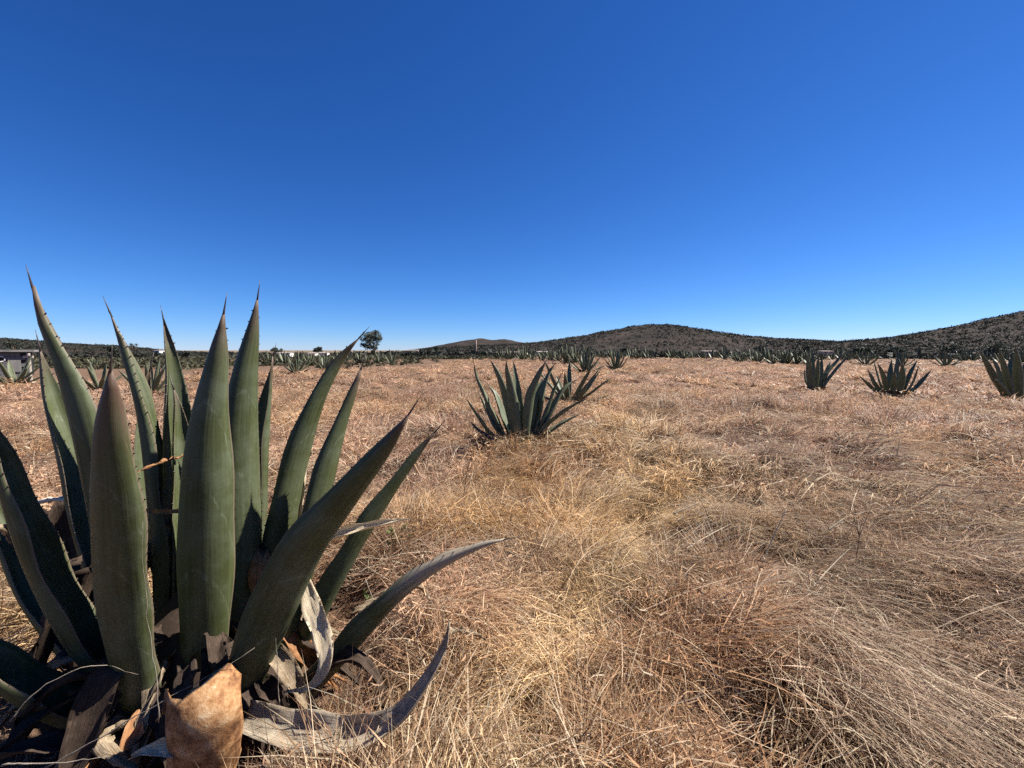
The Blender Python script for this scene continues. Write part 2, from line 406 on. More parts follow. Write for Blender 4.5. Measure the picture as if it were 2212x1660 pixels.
# ------------------------------------------------------------------ scrub: many tiny bushes read as one mass
def bush_cloud(name, P, size, ntri, mat, label, seed):
    r = np.random.default_rng(seed); n = len(P)
    c = r.normal(0, 1, (n, ntri, 3)); c /= np.linalg.norm(c, axis=2, keepdims=True) + 1e-9
    c *= r.uniform(0.35, 1.0, (n, ntri, 1)) ** 0.5
    c[..., 2] = np.abs(c[..., 2]) * 0.85 - 0.1
    sz = size[:, None, None]
    cen = P[:, None, :] + c * sz * np.array([1, 1, 0.8])
    q = r.normal(0, 1, (n, ntri, 3, 3)) * sz[..., None] * 0.26
    v = (cen[:, :, None, :] + q).reshape(-1, 3)
    tr = np.arange(len(v)).reshape(-1, 3)
    return tag(link(name, fast_mesh(name, v, tr), mat), label, 'scrub', kind='stuff')

def hill_points(key, n, seed, lo=0.0):
    x, y, z = HILLS[key]; r = np.random.default_rng(seed)
    i = r.integers(0, x.shape[0] - 1, n); j = r.integers(3, x.shape[1] // 2 + 6, n)
    fx, fy = r.random(n), r.random(n)
    def ip(a): return (a[i, j] * (1 - fx) + a[i + 1, j] * fx) * (1 - fy) + (a[i, j + 1] * (1 - fx) + a[i + 1, j + 1] * fx) * fy
    p = np.stack([ip(x), ip(y), ip(z)], -1)
    keep = fbm(p[:, 0] / 95, p[:, 1] / 95, seed + 3, 4) * 1.1 + r.random(n) * 0.45 > 0.60
    return p[keep]
p = np.vstack([hill_points('main', 19000, 2), hill_points('right', 15000, 3)])
bush_cloud('scrub', p, 1.0 + 2.9 * rng.random(len(p)) ** 1.8, 14, M['scrub'], 'dark scrub covering the far hills', 1)
p = hill_points('left', 7000, 4)
bush_cloud('scrub', p, rng.uniform(0.6, 1.7, len(p)), 20, M['scrub'], 'scrub covering the low hill at the left', 2)
# scrub belt on the plain between the field and the hills
n = 11000
aa = rng.uniform(-1.35, 1.45, n); dd = 90 + 430 * rng.random(n) ** 1.3
p = np.stack([aa * dd, dd, np.zeros(n)], -1)
k = (fbm(p[:, 0] / 40, p[:, 1] / 40, 31, 3) + rng.random(n) * 0.35) > 0.54
pxs = 1106 + p[:, 0] / p[:, 1] * FR * 2212
k &= ~((pxs > 585) & (pxs < 715) & (p[:, 1] < 236)) & ~((pxs > 1080) & (pxs < 1190) & (p[:, 1] < 275) & (rng.random(n) < .8)) & ~((pxs > 1515) & (pxs < 1555) & (p[:, 1] < 335)) & ~((pxs > 1770) & (pxs < 1805) & (p[:, 1] < 325))
p = p[k]; p[:, 2] = ground_h(p[:, 0], p[:, 1])
bush_cloud('scrub', p, rng.uniform(0.6, 1.7, len(p)) * (1 + p[:, 1] / 350), 22, M['scrub'], 'belt of dark bushes between the field and the hills', 3)
n = 9000
aa = rng.uniform(-1.5, 0.0, n); dd = 24 + 120 * rng.random(n) ** 1.4
p = np.stack([aa * dd, dd, np.zeros(n)], -1); p[:, 2] = ground_h(p[:, 0], p[:, 1])
k = (fbm(p[:, 0] / 14, p[:, 1] / 14, 41, 3) + rng.random(n) * 0.3 > 0.60) & (dd > 33 + 22 * smooth01((aa + .45) / .4) + 5 * rng.random(n))
p = p[k]
bush_cloud('scrub', p, rng.uniform(0.12, 0.50, len(p)) * (1 + p[:, 1] / 120), 22, M['scrub_green'], 'low olive-green scrub beyond the field at the left', 4)

# ------------------------------------------------------------------ trees
def tube(pts, radii, seg=6):
    V, F = [], []
    for i, (p, r) in enumerate(zip(pts, radii)):
        a = pts[max(i - 1, 0)]; b = pts[min(i + 1, len(pts) - 1)]
        T = (b - a).normalized(); U = T.orthogonal().normalized(); Wd = T.cross(U)
        for k in range(seg):
            an = 2 * math.pi * k / seg
            V.append(p + U * (r * math.cos(an)) + Wd * (r * math.sin(an)))
    for i in range(len(pts) - 1):
        for k in range(seg):
            F.append((i * seg + k, i * seg + (k + 1) % seg, (i + 1) * seg + (k + 1) % seg, (i + 1) * seg + k))
    F.append(tuple(range(seg - 1, -1, -1))); F.append(tuple((len(pts) - 1) * seg + k for k in range(seg)))
    return V, F

def joined(parts):
    V, F = [], []
    for v, f in parts:
        b = len(V); V += list(v); F += [tuple(i + b for i in q) for q in f]
    return V, F

def tree(name, loc, h, w, label, seed, trunk_h=0.35, nclump=26, per=110, mat='tree', leaf=0.16, group=None, cat='tree'):
    r = np.random.default_rng(seed); root = empty(name, loc); tag(root, label, cat, group)
    parts = []; tips = []
    th = h * trunk_h; tr0 = 0.035 * h + 0.04
    lean = Vector((r.uniform(-.06, .06) * h, r.uniform(-.06, .06) * h, 0))
    top = Vector((0, 0, h * 0.72)) + lean
    pts = [Vector((0, 0, -0.2)), Vector((0, 0, th * .5)) + lean * .1, Vector((0, 0, th)) + lean * .35, (top + Vector((0, 0, th)) + lean * .35) * .5, top]
    parts.append(tube(pts, [tr0 * 1.3, tr0, tr0 * .8, tr0 * .5, tr0 * .15], 7))
    cl = []
    for i in range(nclump):
        a = r.uniform(0, 2 * math.pi); el = r.uniform(-0.55, 1.0)
        rr = (r.random() ** 0.5) * math.sqrt(max(0.05, 1 - el * el * 0.8))
        cl.append(Vector((math.cos(a) * rr * w / 2 * .85, math.sin(a) * rr * w / 2 * .85, th + (h - th) * (0.46 + 0.42 * el))) + lean * .5)
    for c in cl[:9]:
        s = pts[2].lerp(pts[4], r.uniform(0, .6)); mdl = s.lerp(c, .5) + Vector((0, 0, -0.04 * h))
        parts.append(tube([s, mdl, c], [tr0 * .4, tr0 * .25, tr0 * .08], 5))
    v, f = joined(parts); link('trunk', mesh('trunk', v, f, True), M['bark'], root)
    cs = np.array([tuple(c) for c in cl]); cr = r.uniform(0.09, 0.20, nclump) * w
    q = r.normal(0, 1, (nclump, per, 3)); q /= np.linalg.norm(q, axis=2, keepdims=True); q *= r.random((nclump, per, 1)) ** 0.45
    cen = cs[:, None, :] + q * cr[:, None, None] * np.array([1, 1, .75])
    vv = (cen[:, :, None, :] + r.normal(0, 1, (nclump, per, 3, 3)) * leaf * np.array([1, 1, .8])).reshape(-1, 3)
    link('crown', fast_mesh('crown', vv, np.arange(len(vv)).reshape(-1, 3)), M[mat], root)
    return root

def gp(px, dist):
    x = (px - 1106) / 2212 / FR * dist
    return Vector((x, dist, float(ground_h(x, dist))))

def top_h(py, dist, g): return (HORIZON - py) / 2212 / FR * dist + EYE - g.z

TREES = [  # px, distance, py of the top, width in px, label
    (806, 120, 711, 50, 'tall rounded tree alone on the skyline, left of centre'),
    (1212, 210, 741, 34, 'dark rounded tree in the scrub at the foot of the hill'),
    (1268, 150, 752, 40, 'dark spreading tree behind the far agaves, below the hill'),
    (1345, 170, 753, 26, 'small dark tree below the hill summit, right of the spreading tree'),
    (1860, 120, 750, 44, 'low dark tree at the far edge, left of the right-hand agaves'),
    (1935, 105, 749, 40, 'bushy dark tree directly behind the small symmetrical agave'),
    (2052, 120, 745, 46, 'wide dark bush-like tree at the foot of the right hill'),
    (2150, 130, 742, 60, 'broad dark tree under the rising right hill near the frame edge'),
    (245, 190, 744, 26, 'dark bushy tree on the low hill, left of the two yuccas'),
    (30, 150, 733, 34, 'dark scrubby tree on the low hill above the grey shed'),
    (940, 230, 748, 22, 'small dark tree on the skyline where the hill begins'),
    (600, 260, 751, 28, 'little dark tree on the skyline behind the white sheds'),
    (690, 240, 750, 26, 'little dark tree on the skyline between white shed and tall tree'),
    (1640, 190, 744, 28, 'dark tree in the scrub right of the hill summit'),
    (1740, 170, 746, 24, 'small dark tree where the two hills meet'),
]
for i, (px, dist, py, wpx, lab) in enumerate(TREES):
    g = gp(px, dist); h = max(1.6, top_h(py, dist, g)); w = wpx / 2212 / FR * dist
    tree('tree', g, h, w, lab, 100 + i, 0.22 if i else 0.12, 26 if i == 0 else 20, 110 if i == 0 else 80, 'tree_pale' if i == 0 else 'tree', 0.13 + dist * 0.0006)

# two tree yuccas on the left skyline
def yucca(px, dist, py, label, seed):
    g = gp(px, dist); h = top_h(py, dist, g); r = random.Random(seed)
    root = tag(empty('tree_yucca', g), label, 'yucca', 'tree yuccas on the left skyline')
    parts, heads = [], []
    parts.append(tube([Vector((0, 0, -.2)), Vector((.1, 0, h * .3)), Vector((0, 0, h * .55))], [.32, .25, .2], 7))
    for k in range(3):
        a = 2.1 * k + r.random(); e = Vector((math.cos(a) * h * .16, math.sin(a) * h * .16, h * r.uniform(.78, .9)))
        parts.append(tube([Vector((0, 0, h * .5)), Vector((e.x * .7, e.y * .7, h * .65)), e], [.18, .15, .12], 6)); heads.append(e)
    v, f = joined(parts); link('trunk', mesh('trunk', v, f, True), M['bark'], root)
    for e in heads:
        V, F = [], []
        for k in range(60):
            d = Vector((r.gauss(0, 1), r.gauss(0, 1), r.gauss(.3, .8))).normalized(); sd = d.orthogonal().normalized() * .06
            b = len(V); V += [e - sd, e + sd, e + d * h * .14]; F.append((b, b + 1, b + 2))
        link('leaf_rosette', mesh('leaf_rosette', V, F), M['tree'], root)
yucca(280, 200, 741, 'left one of the two tree yuccas on the left skyline', 1)
yucca(291, 203, 742, 'right one of the two tree yuccas on the left skyline', 2)

# ------------------------------------------------------------------ buildings
def box(x0, x1, y0, y1, z0, z1):
    V = [Vector(p) for p in ((x0, y0, z0), (x1, y0, z0), (x1, y1, z0), (x0, y1, z0), (x0, y0, z1), (x1, y0, z1), (x1, y1, z1), (x0, y1, z1))]
    return V, [(0, 3, 2, 1), (4, 5, 6, 7), (0, 1, 5, 4), (1, 2, 6, 5), (2, 3, 7, 6), (3, 0, 4, 7)]

def house(px0, px1, pyt, pyb, dist, wall, label, wins, roof='roofing', cat='house'):
    x0 = (px0 - 1106) / 2212 / FR * dist; x1 = (px1 - 1106) / 2212 / FR * dist
    zt = (HORIZON - pyt) / 2212 / FR * dist + EYE; zb = (HORIZON - pyb) / 2212 / FR * dist + EYE - 0.6
    w, h = x1 - x0, zt - zb; d = max(4, 0.6 * w)
    root = tag(empty('far_house', (x0 + w / 2, dist, zb)), label, cat, 'pale houses near the far edge')
    v, f = box(-w / 2, w / 2, 0, d, 0, h * .86); link('wall', mesh('wall', v, f), M[wall], root)
    v = [Vector(q) for q in ((-w / 2 - .3, -.4, h * .84), (w / 2 + .3, -.4, h * .84), (w / 2 + .3, d + .4, h * .97), (-w / 2 - .3, d + .4, h * .97),
                             (-w / 2 - .3, -.4, h * .87), (w / 2 + .3, -.4, h * .87), (w / 2 + .3, d + .4, h), (-w / 2 - .3, d + .4, h))]
    link('roof', mesh('roof', v, f), M[roof], root)
    for k in range(wins):
        cx = -w / 2 + w * (k + .5) / wins; v2, f2 = box(cx - .5, cx + .5, -.06, .02, h * .35, h * .65)
        link('window', mesh('window', v2, f2), M['dark_opening'], root)
house(598, 627, 761, 770, 230, 'plaster', 'long low white shed at the far left, nearest the big agave', 3)
house(664, 681, 762, 770, 225, 'plaster', 'short white shed in the middle of the three at the far left', 2)
house(686, 706, 761, 770, 232, 'plaster', 'low white shed at the far left, rightmost of three', 2)
house(875, 902, 756, 764, 300, 'roofing', 'grey-roofed low house right of the tall skyline tree', 2)
house(1085, 1120, 760, 769, 260, 'pink', 'pinkish house below the distant ridge', 2)
house(1160, 1185, 759, 768, 270, 'pink', 'small salmon-coloured house left of the dark rounded tree', 2)
house(1520, 1550, 758, 764, 330, 'roofing', 'brownish house at the foot of the hill, below the summit', 2)
house(1775, 1800, 758, 764, 320, 'pink', 'dull pinkish house where the two hills meet', 2)
house(334, 346, 756, 763, 260, 'plaster', 'tiny white house behind the thin upright agave leaf', 1)

# grey concrete-block shed at the left edge of the field
def shed():
    dist = 25.0
    x0 = (-60 - 1106) / 2212 / FR * dist; x1 = (62 - 1106) / 2212 / FR * dist
    zt = (HORIZON - 757) / 2212 / FR * dist + EYE
    root = tag(empty('concrete_shed', (x1, dist, 0), R(44)), 'low grey concrete-block shed with flat slab roof at the left edge', 'shed')
    w = x1 - x0; zb = -0.25; h = zt - .10 - zb
    v, f = box(-w + .02, -.02, .03, 3.0, zb, zt - .1); link('wall_core', mesh('wall_core', v, f), M['dark_opening'], root)
    bw, bh = .40, .20; rows = int(h / bh)
    v, f = box(0, bw - .015, 0, .06, 0, bh - .015); bm = mesh('block', v, f); bm.materials.append(M['block'])
    hole = (-1.05, 1.0)
    for r_ in range(rows):
        off = -.2 * (r_ % 2)
        for k in range(int(w / bw) + 1):
            x = -w + off + k * bw
            if x < -w or x + bw > 0.01: continue
            z = zb + r_ * bh
            if abs(x + bw / 2 - hole[0]) < .16 and abs(z + bh / 2 - hole[1]) < .16: continue
            b = link('block', bm, None, root); b.location = (x, rnd.uniform(-.008, .008), z)
    v, f = box(-w - .15, .28, -.22, 3.2, zt - .098, zt + .03); link('roof', mesh('roof', v, f), M['concrete'], root)
    pts = [Vector((hole[0] + .18 * math.cos(a), -.03, hole[1] + .16 * math.sin(a))) for a in np.linspace(0, 2 * math.pi, 17)]
    v, f = tube(pts, [.035] * 17, 6); link('vent_ring', mesh('vent_ring', v, f, True), M['plaster'], root)
    v, f = box(-.72, -.28, -.045, -.012, .25, .95); link('plaster_patch', mesh('plaster_patch', v, f), M['concrete'], root)
shed()
pp = on_ground(66, 824); g = float(ground_h(pp.x, pp.y))
v, f = joined([tube([Vector((0, 0, -.2)), Vector((.01, 0, .7)), Vector((0, .01, 1.42))], [.075, .07, .06], 8), box(-.22, .22, -.04, .04, 1.2, 1.3)])
tag(link('fence_post', mesh('fence_post', v, f), M['post']), 'pale weathered post with short crosspiece beside the grey shed', 'post').location = (pp.x, pp.y, g)

# mast in front of the hills
g = gp(1029, 280)
root = tag(empty('mast', g), 'thin pinkish mast standing in the scrub below the distant ridge', 'mast')
hm = top_h(735, 280, g)
v, f = tube([Vector((0, 0, 0)), Vector((0, 0, hm * .6)), Vector((0, 0, hm))], [.5, .4, .25], 6); link('pole', mesh('pole', v, f, True), M['pink'], root)
for k in range(3):
    v, f = box(-.7, .7, -.06, .06, hm * (.78 + .07 * k), hm * (.78 + .07 * k) + .15); link('crossarm', mesh('crossarm', v, f), M['pink'], root)

# ------------------------------------------------------------------ agave leaves
def spline(ctrl, n):
    P = [Vector(p) for p in ctrl]
    P = [P[0] * 2 - P[1]] + P + [P[-1] * 2 - P[-2]]
    out = []
    for i in range(1, len(P) - 2):
        for k in range(12):
            t_ = k / 12; a, b, c, d = P[i - 1], P[i], P[i + 1], P[i + 2]
            out.append(0.5 * ((2 * b) + (c - a) * t_ + (2 * a - 5 * b + 4 * c - d) * t_ ** 2 + (3 * b - a - 3 * c + d) * t_ ** 3))
    out.append(P[-2])
    L = [0]
    for i in range(1, len(out)): L.append(L[-1] + (out[i] - out[i - 1]).length)
    res = []
    j = 0
    for k in range(n + 1):
        s = L[-1] * k / n
        while j < len(L) - 2 and L[j + 1] < s: j += 1
        u = (s - L[j]) / max(1e-9, L[j + 1] - L[j])
        res.append(out[j].lerp(out[j + 1], min(1, max(0, u))))
    return res, L[-1]

def prof_live(t_):
    if t_ < .45:
        u = t_ / .45; return .72 + .28 * (u * u * (3 - 2 * u))
    u = (t_ - .45) / .55
    return max(.03, (1 - u ** 2.15) * (1 - .06 * u) - .10 * max(0, u - .8) * 5 * (1 - u))

def prof_blunt(t_):
    if t_ < .45: return .74 + .26 * smooth01(t_ / .45)
    u = (t_ - .45) / .55
    return max(.035, 1 - u ** 3.4) if u < .86 else max(.035, (1 - .86 ** 3.4) * (1 - (u - .86) / .14) ** .9)

def leaf_mesh(ctrl, width, az, roll=0.0, thick=.05, gut=(.75, .55, 1.15), n=26, m=9, prof=prof_live, crinkle=0.0, seed=0, tend=1.0, wave=0.006, ragged=0.0, notch=0.0, face=None):
    """ctrl: centreline points; az: heading in degrees (0 right, 90 away); returns verts, faces, luv, frames"""
    r = random.Random(seed)
    pts, L = spline(ctrl, n)
    W0 = Vector((-math.sin(R(az)), math.cos(R(az)), 0))
    V, F, UV, fr = [], [], [], []
    ph = r.uniform(0, 6); s_ = [2 * k / (m - 1) - 1 for k in range(m)]
    rv = r.random()
    for i, p in enumerate(pts):
        t_ = i / n
        T = (pts[min(i + 1, n)] - pts[max(i - 1, 0)]).normalized()
        Wv = (W0 - T * T.dot(W0)).normalized() if face is None else Vector(face).cross(T).normalized()
        N = T.cross(Wv).normalized()
        rl = roll if isinstance(roll, (int, float)) else roll[0] + (roll[1] - roll[0]) * t_
        q = Quaternion(T, R(rl)); Wv = q @ Wv; N = q @ N
        w = width * prof(t_ * tend)
        ph_ = gut[0] + (gut[1] - gut[0]) * min(1, t_ / .45) if t_ < .45 else gut[1] + (gut[2] - gut[1]) * ((t_ - .45) / .55)
        rho = w / (2 * ph_); th = (thick * (1 - t_ * tend) ** 0.8 + .006 * min(1, w / .06)) if thick > .012 else thick
        th = min(th, w * .55)
        ring_t, ring_b = [], []
        for s in s_:
            a = s * ph_
            wv = wave * math.sin(ph + t_ * 23 + s * 2) * abs(s) ** 3 + crinkle * (math.sin(ph + t_ * 31 + s * 5) * .5 + math.sin(ph * 2 + t_ * 13 - s * 9) * .5) * (.3 + .7 * abs(s))
            off = Wv * (rho * math.sin(a)) + N * (rho * (1 - math.cos(a)) - rho * .15 + wv)
            rg = T * (ragged * (math.sin(ph + s * 7) + .6 * math.sin(ph * 3 + s * 17)) * max(0, (t_ - .7) / .3)) if ragged else Vector()
            if notch: rg = rg + T * (notch * (math.exp(-((s - .62) / .26) ** 2) * 1.0 + math.exp(-((s + .72) / .24) ** 2) * .75 - .35) * max(0, (t_ - .45) / .55))
            ring_t.append(p + off + rg)
            nd = (N * math.cos(a) - Wv * math.sin(a))
            ring_b.append(p + off + rg - nd * (th * max(.06, 1 - abs(s) ** 2.6)))
        base = len(V); V += ring_t + ring_b[::-1]
        UV += [(t_, s, rv) for s in s_] + [(t_, s, rv) for s in s_[::-1]]
        fr.append((p, T, Wv, N, w, ring_t[0], ring_t[-1]))
        if i:
            k2 = 2 * m
            for k in range(k2):
                F.append((base - k2 + k, base - k2 + (k + 1) % k2, base + (k + 1) % k2, base + k))
    k2 = 2 * m
    F.append(tuple(range(k2 - 1, -1, -1))); F.append(tuple(len(V) - k2 + k for k in range(k2)))
    F = [tuple(reversed(f)) for f in F]
    return V, F, UV, fr, L

def with_uv(name, V, F, UV):
    me = mesh(name, V, F, True)
    at_ = me.attributes.new('luv', 'FLOAT_VECTOR', 'POINT')
    at_.data.foreach_set('vector', [c for u in UV for c in u])
    return me

def spine_geo(fr, L, length):
    p, T, Wv, N, w, a, b = fr[-1]
    pts = [p - T * .03, p, p + T * length * .5, p + T * length]
    r0 = max(w * .42, .0035)
    return tube(pts, [r0 * .9, r0, r0 * .55, .0006], 6)

def teeth_geo(fr, L, step, size, seed):
    r = random.Random(seed); V, F = [], []
    for side in (5, 6):
        acc = 0
        for i in range(2, len(fr) - 1):
            seg = (fr[i][side] - fr[i - 1][side]); ln = seg.length
            while acc < ln:
                u = acc / max(ln, 1e-6); q = fr[i - 1][side].lerp(fr[i][side], u)
                T, Wv, N = fr[i][1], fr[i][2], fr[i][3]
                sg = -1 if side == 5 else 1
                s = size * r.uniform(.6, 1.2); d = (Wv * sg + T * .35 + N * .25).normalized()
                b = len(V); V += [q - T * s * .45, q + T * s * .45, q + N * s * .35, q + d * s]
                F += [(b, b + 1, b + 3), (b + 1, b + 2, b + 3), (b + 2, b, b + 3), (b, b + 2, b + 1)]
                acc += step * r.uniform(.8, 1.2)
            acc -= ln
    return V, F

def rel(pts, base): return [p - base for p in pts]

# ---- the big agave in the left foreground: every leaf from base to tip (px, py, metres in front)
HC = Vector((-1.36, 1.78, 0.0))
hero = empty('agave', HC)
tag(hero, 'huge green agave filling the left foreground, dried cut leaves round its base', 'agave')
def hero_leaf(ctrl, width, az, roll=0, mat='agave', name='leaf', spine=.07, teeth=True, label=None, **kw):
    pts = [at(*c) for c in ctrl]; seed = len(hero.children) * 7 + 3
    V, F, UV, fr, L = leaf_mesh(pts, width, az, roll, seed=seed, **kw)
    o = link(name, with_uv(name, rel(V, HC), F, UV), M[mat], hero)
    if label: o['label'] = label
    if spine:
        v, f = spine_geo(fr, L, spine); link('terminal_spine', mesh('terminal_spine', rel(v, HC), f, True), M['spine'], o)
    if teeth:
        v, f = teeth_geo(fr, L, .042, .0085, seed); tag(link('margin_teeth', mesh('margin_teeth', rel(v, HC), f), M['spine'], o), kind='stuff')
    return o
HL = [
 # ctrl, width, az, roll
 ([(300, 1500, 1.66), (262, 1250, 1.58), (205, 1000, 1.52), (150, 820, 1.50), (92, 690, 1.48), (69, 618, 1.47)], .225, 232, 0),      # far-left tall leaf
 ([(310, 1480, 1.85), (225, 1230, 1.90), (160, 1000, 1.93), (110, 850, 1.95), (84, 745, 1.96)], .19, 172, 0),                          # lit leaf behind it
 ([(318, 1530, 1.56), (268, 1330, 1.40), (244, 1120, 1.28), (232, 950, 1.22), (236, 850, 1.20), (239, 800, 1.19)], .200, 262, -4, prof_blunt, 'agave_redtip'),       # broad front leaf
 ([(372, 1440, 1.86), (360, 1180, 1.93), (322, 920, 1.97), (272, 760, 1.98), (236, 672, 1.97)], .17, 205, 0),
 ([(400, 1420, 1.92), (388, 1150, 2.02), (384, 950, 2.08), (374, 800, 2.11), (353, 690, 2.12)], .17, 150, 0),
 ([(440, 1500, 1.68), (440, 1300, 1.60), (440, 1080, 1.57), (448, 900, 1.57), (468, 770, 1.58), (484, 672, 1.59)], .225, 268, 9),     # broad middle leaf
 ([(505, 1470, 1.80), (518, 1230, 1.80), (516, 1000, 1.82), (528, 830, 1.84), (547, 710, 1.86), (557, 640, 1.87)], .20, 300, 8),      # tall right leaf
 ([(520, 1440, 1.95), (545, 1200, 2.02), (560, 1000, 2.08), (577, 850, 2.12), (591, 770, 2.13)], .15, 60, 0),
 ([(560, 1450, 1.86), (598, 1200, 1.90), (632, 1030, 1.95), (680, 880, 2.00), (730, 785, 2.04), (778, 728, 2.06)], .17, 22, -38),
 ([(575, 1470, 1.80), (640, 1260, 1.82), (694, 1060, 1.86), (735, 920, 1.90), (770, 830, 1.92), (781, 795, 1.93)], .18, 342, 10),
 ([(500, 1545, 1.66), (568, 1370, 1.54), (650, 1200, 1.47), (742, 1080, 1.43), (832, 970, 1.40), (888, 888, 1.39)], .205, 306, 0),    # big front right leaf
 ([(620, 1440, 1.85), (700, 1280, 1.86), (765, 1170, 1.88), (840, 1060, 1.92), (905, 975, 1.95), (943, 930, 1.96)], .15, 8, -20),
 ([(640, 1500, 1.76), (735, 1400, 1.74), (830, 1300, 1.74), (930, 1225, 1.76), (1025, 1182, 1.78), (1090, 1166, 1.80)], .17, 344, -12, prof_live, 'agave_drytip'),  # low leaf to the right
 ([(290, 1490, 1.70), (190, 1380, 1.58), (95, 1215, 1.50), (28, 1060, 1.45), (-20, 930, 1.42), (-50, 860, 1.41)], .185, 205, 0),       # left leaning leaf
 ([(300, 1500, 1.82), (170, 1400, 1.86), (70, 1270, 1.90), (0, 1130, 1.93), (-50, 1010, 1.95)], .16, 178, 0),
 ([(320, 1570, 1.62), (180, 1535, 1.52), (60, 1480, 1.44), (-60, 1400, 1.38), (-160, 1310, 1.34)], .19, 208, 0),                      # low left leaf
 ([(455, 1420, 1.84), (470, 1150, 1.90), (473, 960, 1.95), (470, 800, 1.97), (478, 735, 1.97)], .14, 100, 0),                          # inner leaves
 ([(420, 1420, 1.90), (345, 1150, 2.06), (318, 960, 2.16), (318, 840, 2.20), (326, 790, 2.22)], .15, 120, 0),
 ([(480, 1430, 1.90), (505, 1200, 2.02), (512, 1000, 2.10), (520, 860, 2.14), (528, 800, 2.15)], .13, 72, 0),
 ([(400, 1430, 1.84), (402, 1200, 1.94), (396, 1010, 2.02), (384, 880, 2.06), (372, 830, 2.08)], .13, 140, 10),
 ([(545, 1450, 1.90), (580, 1280, 2.00), (606, 1160, 2.06), (640, 1060, 2.12), (655, 1020, 2.13)], .12, 40, 0),
 ([(330, 1480, 1.88), (240, 1330, 2.00), (180, 1210, 2.08), (150, 1130, 2.12), (138, 1080, 2.13)], .14, 150, 0),
]
for c, w, az, rl, *pf in HL:
    hero_leaf(c, w, az, rl, mat=pf[1] if len(pf) > 1 else 'agave', prof=pf[0] if pf else prof_live, gut=(.95, .92, 1.3))
# heart of the plant
pts = [HC + Vector((dx, dy, z)) for dx, dy, z in ((0, 0, -.1), (0, 0, .1), (.01, 0, .3), (.0, .02, .5))]
v, f = tube(pts, [.30, .30, .22, .06], 14); link('stem_base', mesh('stem_base', rel(v, HC), f, True), M['dead_dark'], hero)

